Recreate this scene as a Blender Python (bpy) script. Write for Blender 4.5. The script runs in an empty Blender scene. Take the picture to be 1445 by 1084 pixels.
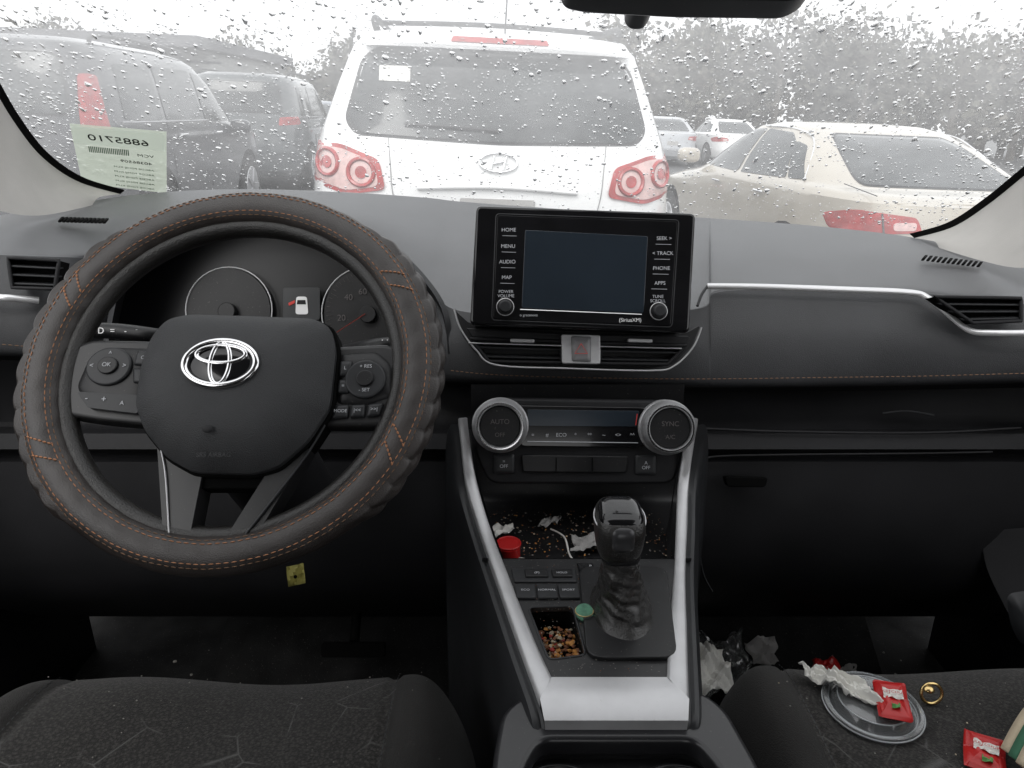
import bpy, bmesh, math, random
from mathutils import Vector, Matrix
random.seed(7)
rad=math.radians
scene=bpy.context.scene
scene.view_settings.view_transform='Standard'
scene.view_settings.look='None'
scene.view_settings.exposure=0
# ------------------------------------------------------------------ frames
RAKE=rad(20); LEAN=rad(-2.5)
CR,SR=math.cos(RAKE),math.sin(RAKE)
EYE=Vector((0,0,1.35))
AX=Vector((0,CR,-SR)); UPV=Vector((0,SR,CR))
CAB=Matrix.Translation(EYE)@Matrix.Rotation(LEAN,4,AX)@Matrix.Translation(-EYE)
class Datum:
    """raked drawing plane inside the cabin; drawing units of `unit` metres"""
    def __init__(s,d): s.d=d; s.unit=d/1050.0
    def __call__(s,x,y,e=0.0):
        h=(542-y)*s.unit; d=s.d-e
        return Vector(((x-722.5)*s.unit, d*CR+h*SR, 1.35-d*SR+h*CR))
def K(x,y,d): return Datum(d)(x,y)
# ------------------------------------------------------------------ materials
def M(name,col,rough=.5,metal=0,bump=0,bscale=900,var=0,vscale=30,coat=0,emit=0,spec=.5,alpha=1,sheen=0,speck=0,trans=0):
    m=bpy.data.materials.new(name); m.use_nodes=True
    nt=m.node_tree; b=nt.nodes['Principled BSDF']
    b.inputs['Base Color'].default_value=(*col,1)
    b.inputs['Roughness'].default_value=rough
    b.inputs['Metallic'].default_value=metal
    b.inputs['Specular IOR Level'].default_value=spec
    b.inputs['Coat Weight'].default_value=coat
    b.inputs['Coat Roughness'].default_value=.05
    b.inputs['Alpha'].default_value=alpha
    b.inputs['Sheen Weight'].default_value=sheen
    b.inputs['Transmission Weight'].default_value=trans
    tc=nt.nodes.new('ShaderNodeTexCoord')
    if emit:
        b.inputs['Emission Color'].default_value=(*col,1); b.inputs['Emission Strength'].default_value=emit
    if bump:
        n=nt.nodes.new('ShaderNodeTexNoise'); n.inputs['Scale'].default_value=bscale; n.inputs['Detail'].default_value=3
        nt.links.new(tc.outputs['Object'],n.inputs['Vector'])
        bp=nt.nodes.new('ShaderNodeBump'); bp.inputs['Strength'].default_value=bump; bp.inputs['Distance'].default_value=.001
        nt.links.new(n.outputs['Fac'],bp.inputs['Height']); nt.links.new(bp.outputs['Normal'],b.inputs['Normal'])
    last=None
    if var:
        n=nt.nodes.new('ShaderNodeTexNoise'); n.inputs['Scale'].default_value=vscale; n.inputs['Detail'].default_value=6
        nt.links.new(tc.outputs['Object'],n.inputs['Vector'])
        r=nt.nodes.new('ShaderNodeValToRGB')
        r.color_ramp.elements[0].position=.3; r.color_ramp.elements[1].position=.7
        r.color_ramp.elements[0].color=(*[max(0,c*(1-var)) for c in col],1)
        r.color_ramp.elements[1].color=(*[min(1,c*(1+var)) for c in col],1)
        nt.links.new(n.outputs['Fac'],r.inputs['Fac']); last=r.outputs['Color']
        # uneven sheen: handled surfaces vary in roughness too
        mr=nt.nodes.new('ShaderNodeMapRange'); mr.inputs['To Min'].default_value=max(.03,rough*.85); mr.inputs['To Max'].default_value=min(1,rough*1.15)
        nt.links.new(n.outputs['Fac'],mr.inputs['Value']); nt.links.new(mr.outputs['Result'],b.inputs['Roughness'])
    if speck:
        n=nt.nodes.new('ShaderNodeTexNoise'); n.inputs['Scale'].default_value=450; n.inputs['Detail'].default_value=2
        nt.links.new(tc.outputs['Object'],n.inputs['Vector'])
        r=nt.nodes.new('ShaderNodeValToRGB'); r.color_ramp.elements[0].position=.68; r.color_ramp.elements[1].position=.74
        r.color_ramp.elements[0].color=(0,0,0,1); r.color_ramp.elements[1].color=(speck,)*3+(1,)
        nt.links.new(n.outputs['Fac'],r.inputs['Fac'])
        mx=nt.nodes.new('ShaderNodeMixRGB'); mx.inputs['Color1'].default_value=(*col,1)
        if last: nt.links.new(last,mx.inputs['Color1'])
        mx.inputs['Color2'].default_value=(.25,.24,.22,1)
        nt.links.new(r.outputs['Color'],mx.inputs['Fac']); last=mx.outputs['Color']
    if last: nt.links.new(last,b.inputs['Base Color'])
    return m
def MT(name,col,tcol,f=.5,alpha=1.0):
    """thin paper / film: diffuse mixed with translucent"""
    m=bpy.data.materials.new(name); m.use_nodes=True; nt=m.node_tree; nt.nodes.clear()
    out=nt.nodes.new('ShaderNodeOutputMaterial'); d=nt.nodes.new('ShaderNodeBsdfDiffuse'); t=nt.nodes.new('ShaderNodeBsdfTranslucent'); x=nt.nodes.new('ShaderNodeMixShader'); p=nt.nodes.new('ShaderNodeBsdfTransparent'); y=nt.nodes.new('ShaderNodeMixShader')
    d.inputs['Color'].default_value=(*col,1); t.inputs['Color'].default_value=(*tcol,1); x.inputs['Fac'].default_value=f; y.inputs['Fac'].default_value=alpha
    nt.links.new(d.outputs[0],x.inputs[1]); nt.links.new(t.outputs[0],x.inputs[2]); nt.links.new(p.outputs[0],y.inputs[1]); nt.links.new(x.outputs[0],y.inputs[2]); nt.links.new(y.outputs[0],out.inputs['Surface']); return m
m_pad=M('dash_soft_lit_plastic',(.105,.107,.112),.46,bump=.5,bscale=1400,var=.14,vscale=14,spec=.6)  # base colour lifted to carry the window sheen on the dash top
m_dark=M('dark_plastic',(.013,.013,.0145),.6,bump=.3,bscale=1500,var=.25,vscale=10,spec=.3)
m_blk=M('black_plastic',(.011,.011,.012),.4,var=.2,spec=.4,speck=.3)
m_void=M('recess_black',(.003,.003,.003),.9,spec=.1)
m_gloss=M('piano_black',(.006,.006,.007),.12,spec=.45,coat=.3,var=.3)
m_slv=M('satin_silver',(.56,.56,.57),.38,metal=.55,bump=.15,bscale=2500,var=.07,vscale=40,speck=.15)
m_chrome=M('chrome',(.8,.8,.81),.12,metal=1)
m_lea=M('black_leather',(.018,.017,.016),.34,bump=.8,bscale=700,var=.25,vscale=30,spec=.6)
m_leag=M('grey_leather_cover',(.034,.029,.027),.40,bump=.5,bscale=900,var=.25,vscale=20,spec=.55)
m_air=M('airbag_cover',(.028,.029,.031),.5,bump=.8,bscale=1100,var=.15,spec=.4)
m_st=M('orange_thread',(.36,.16,.075),.7)
m_stg=M('dark_thread',(.16,.09,.05),.7)
m_txt=M('label_glow_print',(.42,.43,.45),.6,emit=.06)  # print emits a faint glow of its own, no backlight behind it
m_btn=M('button_grey',(.022,.023,.025),.42,var=.12,spec=.4)
m_scr=M('display_glass',(.018,.026,.036),.16,spec=.6,coat=.4,var=.15,vscale=8)
m_clu=M('cluster_face',(.008,.008,.009),.3,spec=.4)
m_red=M('red_plastic',(.45,.012,.012),.35,spec=.5)
m_redg=M('red_glow_print',(.55,.04,.03),.5,emit=.12)
m_white=M('white_glow_print',(.7,.7,.7),.5,emit=.15)  # glow added to the white print and icon colour
m_trimw=M('pillar_trim_cloth',(.42,.405,.385),.85,bump=.5,bscale=1200,var=.07,vscale=15)
m_head=M('headliner_cloth',(.45,.44,.42),.9,bump=.4,bscale=900,var=.05)
m_carpet=M('black_carpet',(.014,.014,.014),.95,bump=1,bscale=500,var=.5,vscale=18,spec=.1,speck=.4)
m_paper=M('white_paper',(.70,.69,.65),.8,bump=.6,bscale=120,var=.06,vscale=60)
m_yel=M('yellow_tag',(.42,.38,.10),.7,var=.15,vscale=80)
m_gold=M('gold_ring_metal',(.75,.55,.25),.25,metal=1)
m_clear=M('clear_plastic',(.9,.92,.93),.08,trans=.92,spec=.5)
m_coin=M('green_token',(.12,.30,.20),.5,metal=.2,var=.35,vscale=200)
# ------------------------------------------------------------------ helpers
def grp(name,cab=True):
    o=bpy.data.objects.new(name,None); scene.collection.objects.link(o)
    if cab: o.matrix_world=CAB
    return o
def link(o,par):
    scene.collection.objects.link(o)
    if par is not None: o.parent=par
    return o
def mk(name,vs,fs,mat,par,smooth=True,bevel=0,sub=0,solid=0,angle=38,seg=3):
    me=bpy.data.meshes.new(name); me.from_pydata([tuple(v) for v in vs],[],fs); me.update()
    bm=bmesh.new(); bm.from_mesh(me); bmesh.ops.recalc_face_normals(bm,faces=bm.faces[:]); bm.to_mesh(me); bm.free()
    if smooth:
        me.polygons.foreach_set('use_smooth',[True]*len(me.polygons)); me.set_sharp_from_angle(angle=rad(angle))
    mats=mat if isinstance(mat,list) else [mat]
    for m in mats: me.materials.append(m)
    o=bpy.data.objects.new(name,me); link(o,par)
    if solid:
        md=o.modifiers.new('s','SOLIDIFY'); md.thickness=solid; md.offset=0
    if bevel:
        md=o.modifiers.new('b','BEVEL'); md.width=bevel; md.segments=seg; md.limit_method='ANGLE'; md.angle_limit=rad(35); md.harden_normals=False
    return o
def rnd(poly,r,seg=5):
    out=[]; n=len(poly)
    for i in range(n):
        p=Vector(poly[i][:2]); a=Vector(poly[i-1][:2]); b=Vector(poly[(i+1)%n][:2])
        da=(a-p); db=(b-p); k=min(r,da.length*.45,db.length*.45)
        s=p+da.normalized()*k; e=p+db.normalized()*k
        for j in range(seg+1):
            t=j/seg; q=s*(1-t)**2+p*2*t*(1-t)+e*t*t; out.append((q.x,q.y))
    return out
def prism(name,F,poly,e0,e1,mat,par,bevel=.0015,r=0):
    if r: poly=rnd(poly,r)
    n=len(poly); vs=[F(x,y,e0) for x,y in poly]+[F(x,y,e1) for x,y in poly]
    fs=[tuple(range(n)),tuple(range(n,2*n))]+[(i,(i+1)%n,n+(i+1)%n,n+i) for i in range(n)]
    return mk(name,vs,fs,mat,par,bevel=bevel)
def pillow(name,F,poly,e0,e1,mat,par,p=3,rings=12,r=0,eb=None):
    if r: poly=rnd(poly,r)
    n=len(poly); cx=sum(q[0] for q in poly)/n; cy=sum(q[1] for q in poly)/n
    vs=[];fs=[]
    if eb is not None: vs+=[F(x,y,eb) for x,y in poly]
    for k in range(rings):
        s=math.cos(k/rings*math.pi/2)
        vs+=[F(cx+(x-cx)*s,cy+(y-cy)*s,e0+(e1-e0)*(1-s**p)) for x,y in poly]
    R=rings+(1 if eb is not None else 0)
    vs.append(F(cx,cy,e1))
    for k in range(R-1):
        for i in range(n): fs.append((k*n+i,k*n+(i+1)%n,(k+1)*n+(i+1)%n,(k+1)*n+i))
    for i in range(n): fs.append(((R-1)*n+i,(R-1)*n+(i+1)%n,R*n))
    return mk(name,vs,fs,mat,par,angle=50)
def cat(pts,n):
    P=[Vector(p) for p in pts]; m=len(P); out=[]
    for i in range(n):
        t=i/(n-1)*(m-1); k=min(int(t),m-2); u=t-k
        p0=P[max(k-1,0)];p1=P[k];p2=P[k+1];p3=P[min(k+2,m-1)]
        out.append(.5*((2*p1)+(p2-p0)*u+(2*p0-5*p1+4*p2-p3)*u*u+(3*p1-p0-3*p2+p3)*u**3))
    return out
def loft(name,lines,mat,par,n=40,sub=0,solid=0,cross=0,angle=38):
    L=[cat(l,n) for l in lines]
    if cross:
        cols=[cat([l[i] for l in L],cross) for i in range(n)]
        L=[[cols[i][j] for i in range(n)] for j in range(cross)]
    vs=[p for l in L for p in l]
    fs=[(j*n+i,j*n+i+1,(j+1)*n+i+1,(j+1)*n+i) for j in range(len(L)-1) for i in range(n-1)]
    return mk(name,vs,fs,mat,par,solid=solid,sub=sub,angle=angle)
def tube(name,pts,r,mat,par,n=0,closed=False,seg=8,flat=1.0):
    P=[Vector(p) for p in pts]
    if n: P=cat(P+([P[0]] if closed else []),n+(1 if closed else 0)); P=P[:-1] if closed else P
    vs=[];fs=[];m=len(P)
    for i in range(m):
        a=P[(i-1)%m] if (closed or i>0) else P[i]; b=P[(i+1)%m] if (closed or i<m-1) else P[i]
        t=(b-a).normalized(); s=t.cross(Vector((0,-CR,SR)));
        if s.length<1e-4: s=t.cross(Vector((1,0,0)))
        s.normalize(); w=s.cross(t).normalized()
        for k in range(seg):
            q=2*math.pi*k/seg; vs.append(P[i]+s*math.cos(q)*r+w*math.sin(q)*r*flat)
    for i in range(m if closed else m-1):
        for k in range(seg):
            j=(i+1)%m; fs.append((i*seg+k,i*seg+(k+1)%seg,j*seg+(k+1)%seg,j*seg+k))
    if not closed: fs+= [tuple(range(seg)),tuple(range((m-1)*seg,m*seg))]
    return mk(name,vs,fs,mat,par,angle=60)
def stitches(name,pts,mat,par,length=.0042,gap=.0022,r=.0006):
    P=[Vector(p) for p in pts]; vs=[];fs=[]; pos=[0]
    for i in range(1,len(P)): pos.append(pos[-1]+(P[i]-P[i-1]).length)
    def at(s):
        for i in range(1,len(P)):
            if pos[i]>=s:
                u=(s-pos[i-1])/max(1e-9,pos[i]-pos[i-1]); return P[i-1].lerp(P[i],u)
        return P[-1]
    s=0
    while s+length<pos[-1]:
        a=at(s);b=at(s+length); t=(b-a).normalized(); u=t.cross(Vector((.3,-CR,SR))).normalized(); w=u.cross(t)
        k=len(vs)
        for q,c in ((a,.5),(a.lerp(b,.5),1.1),(b,.5)):
            for x,y in ((1,0),(0,1),(-1,0),(0,-1)): vs.append(q+u*x*r*c+w*y*r*c)
        for j in range(2):
            for i in range(4): fs.append((k+j*4+i,k+j*4+(i+1)%4,k+j*4+4+(i+1)%4,k+j*4+4+i))
        fs+=[(k,k+1,k+2,k+3),(k+8,k+9,k+10,k+11)]
        s+=(length+gap)*random.uniform(.94,1.06)
    return mk(name,vs,fs,mat,par)
def circ(cx,cy,rx,ry=None,n=40):
    ry=ry or rx; return [(cx+rx*math.cos(2*math.pi*i/n),cy+ry*math.sin(2*math.pi*i/n)) for i in range(n)]
def cyl(name,F,cx,cy,rpx,e0,e1,mat,par,bevel=.001,ry=None): return prism(name,F,circ(cx,cy,rpx,ry),e0,e1,mat,par,bevel=bevel)
def text(s,F,x,y,e,size,mat,par,mirror=False,rot=0):
    c=bpy.data.curves.new('label','FONT'); c.body=s; c.size=1; c.align_x='CENTER'; c.align_y='CENTER'; c.extrude=.01
    c.materials.append(mat); o=bpy.data.objects.new('label_'+''.join(ch for ch in s if ch.isalnum()).lower()[:10],c); link(o,par)
    O=F(x,y,e); X=(F(x+1,y,e)-O); Y=(F(x,y-1,e)-O); un=Y.length; X.normalize();Y.normalize();Z=X.cross(Y)
    k=size*un*1.35
    m=Matrix(((X.x,Y.x,Z.x,O.x),(X.y,Y.y,Z.y,O.y),(X.z,Y.z,Z.z,O.z),(0,0,0,1)))
    o.matrix_local=m@Matrix.Rotation(rot,4,'Z')@Matrix.Diagonal((-k if mirror else k,k,k,1))
    return o
def vent(F,q,par,ns=3,sl=m_btn,depth=.02,fr=m_dark):
    tl,tr,br,bl=[Vector(p) for p in q]
    prism('vent_duct',F,[tuple(tl),tuple(tr),tuple(br),tuple(bl)],-depth,-depth+.002,m_void,par,bevel=0)
    vs=[F(p.x,p.y,.001) for p in (tl,tr,br,bl)]+[F(p.x,p.y,-depth) for p in (tl,tr,br,bl)]
    mk('duct_wall',vs,[(i,(i+1)%4,4+(i+1)%4,4+i) for i in range(4)],m_void,par)
    P=[]
    for a,b in ((tl,tr),(tr,br),(br,bl),(bl,tl)):
        for j in range(6): P.append(F(*(a.lerp(b,j/6)),.001))
    tube('vent_frame',P,.0022,fr,par,closed=True)
    for i in range(ns):
        t=(i+.7)/(ns+.4); a=tl.lerp(bl,t); b=tr.lerp(br,t)
        vs=[F(a.x,a.y-1,-.012),F(b.x,b.y-1,-.012),F(b.x,b.y+3,.0),F(a.x,a.y+3,.0)]
        mk('slat',vs,[(0,1,2,3)],sl,par,solid=.0022,bevel=.0006)
# =================================================================== DASHBOARD
dash=grp('dashboard')
xs=[-120,0,90,200,330,480,600,655,820,985,1015,1150,1300,1445,1600]
def line(ys,ds): return [K(x,y,d) for x,y,d in zip(xs,ys,ds)]
L0=line([335,304,290,274,267,271,279,285,297,307,309,319,337,372,402],[.96,1.04,1.14,1.25,1.3,1.32,1.32,1.32,1.3,1.3,1.3,1.28,1.2,1.08,.96])
L00=[p+Vector((0,.03,-.09)) for p in L0]
Lm=line([338,320,315,305,300,306,330,352,362,365,350,352,362,390,414],[.93,.97,1.03,1.1,1.13,1.13,1.12,1.1,1.1,1.1,1.1,1.1,1.05,1.0,.93])
L1=line([345,349,352,352,345,350,395,430,436,425,399,397,402,417,426],[.9,.92,.95,1.05,1.1,1.08,1.0,.96,.96,.96,.965,.965,.95,.93,.9])
L1b=line([357,360,363,365,360,365,410,440,446,436,412,409,414,429,437],[.885,.905,.935,1.06,1.1,1.1,.98,.94,.94,.94,.945,.945,.935,.915,.885])
L15=line([430,430,432,435,440,445,470,480,490,490,475,472,475,478,480],[.87,.885,.92,1.08,1.12,1.1,.95,.925,.925,.925,.925,.925,.915,.9,.87])
L2=line([490,492,496,500,505,512,523,530,535,537,537,536,534,531,528],[.88,.89,.92,1.04,1.06,1.02,.95,.93,.93,.93,.93,.93,.925,.905,.88])
L2b=line([500,502,506,510,515,522,533,540,545,547,547,546,544,541,538],[.895,.905,.935,1.05,1.07,1.03,.965,.945,.945,.945,.945,.945,.94,.92,.895])
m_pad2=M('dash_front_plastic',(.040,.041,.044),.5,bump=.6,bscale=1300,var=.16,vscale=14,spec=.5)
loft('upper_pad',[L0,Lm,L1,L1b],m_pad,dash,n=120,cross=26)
loft('pad_rear_edge',[L0,L00],m_void,dash,n=120)
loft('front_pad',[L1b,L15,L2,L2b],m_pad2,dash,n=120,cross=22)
L3=line([506,508,512,516,520,528,540,546,551,553,553,552,550,547,544],[.95,.96,.98,1.06,1.08,1.06,1.02,1.02,1.02,1.02,1.02,1.02,1.01,1.0,.95])
L4=line([590]*15,[1.0]*15)
L4b=line([606]*15,[.985]*15)
L5=line([612]*15,[.945]*15)
L6=line([634]*15,[.94]*15)
L7=line([644]*15,[.965]*15)
L8=line([652]*15,[.95]*15)
L9=line([760]*15,[.97]*15)
L10=line([840]*15,[1.03]*15)
L11=line([870]*15,[1.25]*15)
for nm,a in (('undercut',[L2b,L3]),('shelf_recess',[L3,L4,L4b]),('shelf',[L4b,L5]),('shelf_lip',[L5,L6]),('gap',[L6,L7,L8]),('lower_panel',[L8,L9,L10,L11])):
    loft(nm,a,m_dark,dash,n=60,cross=8)
tube('shelf_edge',[K(x,y,.938) for x,y in ((975,604),(1100,609),(1300,611),(1440,604))],.0018,m_dark,dash,n=30)
tube('glovebox_top_edge',[K(x,y,.937) for x,y in ((985,655),(1005,645),(1100,642),(1300,640),(1400,638))],.0014,m_dark,dash,n=40)
tube('glovebox_left_edge',[K(x,y,.94) for x,y in ((985,655),(983,720),(990,800),(1005,835))],.0013,m_dark,dash,n=30)
prism('glovebox_latch',Datum(.93),rnd([(1022,672),(1084,674),(1080,688),(1026,687)],5),-.01,.001,m_void,dash)
tube('shelf_scratch',[K(1246,583,.975),K(1280,580,.975),K(1318,586,.975)],.0010,m_pad2,dash,n=12)
stitches('pad_stitching',cat([K(x,y,d) for x,y,d in ((636,523,.925),(700,529,.916),(820,533,.914),(985,535,.914),(1150,533,.913),(1300,531,.908),(1445,527,.89),(1500,526,.88))],160),M('pad_thread',(.22,.12,.07),.7),dash,r=.0006)
stitches('pad_stitching_l',cat([K(x,y,d) for x,y,d in ((-40,484,.87),(0,486,.874),(36,489,.884))],20),m_stg,dash,r=.0007)
tr=cat([K(x,y,d) for x,y,d in ((998,404,.928),(1080,405,.926),(1200,409,.923),(1285,413,.918),(1312,422,.912),(1340,445,.902),(1368,466,.893),(1400,470,.885),(1470,470,.87),(1560,469,.85))],90)
m_slb=M('bright_silver',(.75,.75,.76),.3,metal=.6)
tube('silver_trim',tr,.0038,m_slb,dash,flat=.6)
tube('silver_trim_tail',cat([K(x,y,d) for x,y,d in ((998,404,.928),(990,416,.922),(984,432,.915))],20),.0018,m_btn,dash)
tube('silver_trim_l',cat([K(x,y,d) for x,y,d in ((-60,418,.862),(0,420,.865),(30,422,.875),(55,424,.885))],20),.004,m_slb,dash,flat=.6)
vent(Datum(.885),[(1318,419),(1440,421),(1440,453),(1372,456)],dash,3)
vent(Datum(.872),[(12,364),(84,368),(78,408),(18,406)],dash,3)
for x0,y0,x1,y1,d in ((82,310,150,312,1.0),(1300,364,1385,374,1.0)):
    for i in range(12):
        t=i/12; x=x0+(x1-x0)*t; y=y0+(y1-y0)*t
        mk('defrost_slot',[K(x,y+3,d),K(x+4,y+3,d),K(x+9,y-3,d+.02),K(x+5,y-3,d+.02)],[(0,1,2,3)],m_void,dash,solid=.002)
# =================================================================== INSTRUMENT CLUSTER
clu=grp('instrument_cluster')
arc=[(140,520),(148,470),(165,400),(205,335),(270,298),(340,284),(420,288),(500,312),(560,350),(605,395),(632,440),(640,500)]
def sc(a,k,cx=390,cy=460): return [(cx+(x-cx)*k,cy+(y-cy)*k) for x,y in a]
lip=[K(x,y,.93) for x,y in arc]
lip2=[K(x,y,.925) for x,y in sc(arc,.97)]
inn=[K(x,y,1.02) for x,y in sc(arc,.93)]
bk=[K(x,y,1.12) for x,y in sc(arc,.97)]
bk2=[K(x,y+4,1.24) for x,y in sc(arc,.9)]
loft('hood_outer',[bk2,bk,lip],m_pad,clu,n=60,cross=10)
loft('hood_lip',[lip,lip2],m_pad2,clu,n=60)
loft('hood_inner',[lip2,inn],m_dark,clu,n=60)
prism('face',Datum(1.02),sc(arc,.95)+[(600,560),(160,560)],-.004,0,m_clu,clu,bevel=0)
FC=Datum(1.005)
m_num=M('dim_number_print',(.11,.10,.10),.6)
for cx,cy,r,nums in ((323,438,61,()),(520,442,66,('20','40','60'))):
    tube('gauge_ring',[FC(x,y) for x,y in circ(cx,cy,r)],.0010,m_slv,clu,closed=True)
    cyl('gauge_hub',FC,cx,cy+2,12,0,.01,m_blk,clu)
    cyl('gauge_dial',FC,cx,cy,r-3,-.003,-.001,m_blk,clu,bevel=0)
    if nums:
      for i in range(41):
        a=rad(215-i*6.3); l=9 if i%5==0 else 5
        p=(cx+(r-6)*math.cos(a),cy-(r-6)*math.sin(a)); q=(cx+(r-6-l)*math.cos(a),cy-(r-6-l)*math.sin(a))
        tube('tick',[FC(*p),FC(*q)],.0003,m_num,clu,seg=4)
for s,x,y in (('20',482,449),('40',492,420),('60',512,412)): text(s,FC,x,y,.001,9,m_num,clu)
tube('gauge_needle',[FC(518,444,.012),FC(478,470,.012)],.0006,M('needle_red',(.22,.03,.02),.5),clu,seg=5)
prism('trip_display',FC,rnd([(400,406),(452,406),(452,452),(400,452)],4),0,.002,M('lcd_grey',(.03,.032,.034),.3),clu,bevel=.0004)
prism('car_icon',FC,rnd([(419,419),(434,419),(436,444),(418,444)],4),.003,.0036,m_white,clu,bevel=0)
prism('car_icon_glass',FC,[(421,424),(432,424),(433,430),(420,430)],.004,.0044,m_dark,clu,bevel=0)
prism('icon_door',FC,[(408,428),(417,424),(417,428),(409,432)],.003,.0036,m_redg,clu,bevel=0)
# =================================================================== STEERING WHEEL
wh=grp('steering_wheel')
TL=rad(19); upw=UPV*math.cos(TL)+AX*math.sin(TL); nrm=-AX*math.cos(TL)+UPV*math.sin(TL)
XW=Vector((1,0,0)); CH=Datum(.6825)(330,527)
def W(x,y,e=0): return CH+XW*(x-330)*.00065+upw*(527-y)*.00065/.945+nrm*e
C0=W(328,521)
R0=.1715; A0=.0150
def rimpt(th,ph,extra=0):
    puff=0
    if abs(math.sin(th))<.8 and math.cos(ph)>-.2:
        w=max(0,min(1,(.8-abs(math.sin(th)))*8))
        pat=abs(math.sin(th*22+1.4*math.sin(ph*2)))**.35
        rowg=min(1,abs(ph-.25)*9) if abs(ph)<1 else 1
        puff=w*(.0012+.0040*pat*rowg)*max(0,math.cos(ph)+.1)*(1 if math.sin(ph)<.62 else .1)
    a=A0+puff+extra+.00035*math.sin(th*31+ph*3)*math.sin(th*13)
    rr=R0+a*math.cos(ph)*1.15
    return C0+XW*rr*math.cos(th)+upw*rr*.985*math.sin(th)+nrm*a*math.sin(ph)
NT,NP=720,40
vs=[rimpt(2*math.pi*i/NT,-math.pi+2*math.pi*j/NP) for i in range(NT) for j in range(NP)]
fs=[(i*NP+j,i*NP+(j+1)%NP,((i+1)%NT)*NP+(j+1)%NP,((i+1)%NT)*NP+j) for i in range(NT) for j in range(NP)]
mk('rim_cover',vs,fs,m_leag,wh,angle=80)
for ph in (50,64,122,136):
    stitches('rim_stitch',[rimpt(2*math.pi*i/300,rad(ph),.0003) for i in range(301)],m_st if ph in(64,122) else m_stg,wh,r=.0005,length=.0042)
for th in (28,152,206,-28):
    for k in (0,5):
        p=[rimpt(rad(th+(k-3)*1.2+j*.9),rad(62+j*10),.0008) for j in range(7)]
        stitches('seam_stitch',p,m_st,wh,r=.0009,length=.003,gap=.001)
vs=[]
for i in range(NT):
    th=2*math.pi*i/NT
    for j in range(12):
        ph=2*math.pi*j/12; rr=R0-.018+.009*math.cos(ph)
        vs.append(C0+XW*rr*math.cos(th)+upw*rr*.985*math.sin(th)+nrm*(-.006+.011*math.sin(ph)))
fs=[(i*12+j,i*12+(j+1)%12,((i+1)%NT)*12+(j+1)%12,((i+1)%NT)*12+j) for i in range(NT) for j in range(12)]
mk('rim_inner',vs,fs,m_lea,wh)
m_spk=M('spoke_satin',(.02,.02,.021),.38,var=.2,spec=.5,speck=.15)
prism('spoke_l',W,rnd([(88,560),(90,490),(120,478),(225,480),(240,600),(150,592),(104,585)],10),-.022,.0,m_spk,wh,bevel=.004)
prism('spoke_r',W,rnd([(465,488),(545,484),(578,500),(573,585),(548,600),(460,600)],10),-.022,.0,m_spk,wh,bevel=.004)
prism('spoke_bl',W,rnd([(232,590),(308,655),(302,750),(268,745)],5),-.022,.004,m_spk,wh,bevel=.004)
prism('spoke_br',W,rnd([(468,590),(398,655),(346,750),(386,748)],5),-.022,.004,m_spk,wh,bevel=.004)
prism('spoke_gap_black',W,rnd([(280,640),(420,640),(400,682),(300,682)],5),-.022,.000,m_void,wh,bevel=.003)  # web coloured near-black to read as the shaded gap between spokes
tube('spoke_edge_bl',[W(238,612,.004),W(258,660,.006),W(276,742,.005)],.0008,m_slv,wh,n=16)
tube('spoke_edge_br',[W(466,600,.004),W(440,650,.006),W(372,745,.005)],.0012,m_btn,wh,n=16)
tube('column_shroud',[W(330,560,-.03),W(330,600,-.10),W(332,640,-.22)],.05,m_dark,wh,n=10,seg=20)
hub=[(214,482),(232,456),(262,449),(335,451),(440,455),(466,468),(476,500),(474,580),(448,625),(412,658),(380,667),(300,665),(262,646),(226,610),(208,575),(207,520)]
prism('hub_back',W,rnd(sc(hub,1.03,340,555),10),-.02,.006,m_void,wh,bevel=.002)
pillow('airbag',W,rnd(hub,12),.012,.034,m_air,wh,p=3.5,rings=16,eb=-.01)
FE=lambda x,y,e=0: W(x,y+1,e+.0355)
def ell(cx,cy,rx,ry,r,nm):
    tube(nm,[FE(x,y) for x,y in circ(cx,cy,rx,ry,60)],r,m_chrome,wh,closed=True,flat=.6)
pillow('emblem_base',FE,circ(331,531,46,29),-.003,.0005,m_gloss,wh)
ell(331,531,48,30,.0028,'emblem_outer'); ell(331,519,33,12,.0020,'emblem_bar'); ell(331,531,13,28,.0020,'emblem_loop')
pillow('airbag_icon',lambda x,y,e=0:W(x,y,e+.033),circ(325,617,7,5),0,.001,m_dark,wh)
text('SRS AIRBAG',W,334,648,.0275,6,m_btn,wh)
def btn(F,poly,lab,par,e=.002,h=.0025,size=6,mat=None,r=3):
    pillow('button',F,rnd(poly,r),e,e+h,mat or m_btn,par,p=6,rings=6,eb=e-.003)
    if lab:
        cx=sum(p[0] for p in poly)/len(poly); cy=sum(p[1] for p in poly)/len(poly)
        text(lab,F,cx,cy,e+h+.0006,size,m_txt,par)
pillow('pad_l',W,rnd([(112,548),(122,505),(150,490),(215,492),(218,560),(205,580),(140,572)],10),.0,.004,m_blk,wh,p=6,eb=-.003)
cyl('dpad_ring',W,157,520,32,.002,.007,m_btn,wh,bevel=.002,ry=27); cyl('dpad_center',W,157,520,14,.006,.0095,m_blk,wh,bevel=.001,ry=12)
text('OK',W,157,520,.0105,6,m_txt,wh)
for s,x,y in (('<',134,520),('>',180,520),('^',157,503)): text(s,W,x,y,.0078,7,m_txt,wh)
btn(W,[(192,497),(216,498),(216,520),(190,518)],'O',wh,.004,size=5); btn(W,[(190,522),(216,523),(217,545),(194,543)],'(',wh,.004,size=5)
prism('vol_strip',W,rnd([(120,556),(205,560),(210,586),(140,578)],4),.0,.007,m_btn,wh)
text('-',W,136,565,.0078,9,m_txt,wh);text('+',W,160,567,.0078,9,m_txt,wh);text('A',W,186,572,.0078,6,m_txt,wh)
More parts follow.
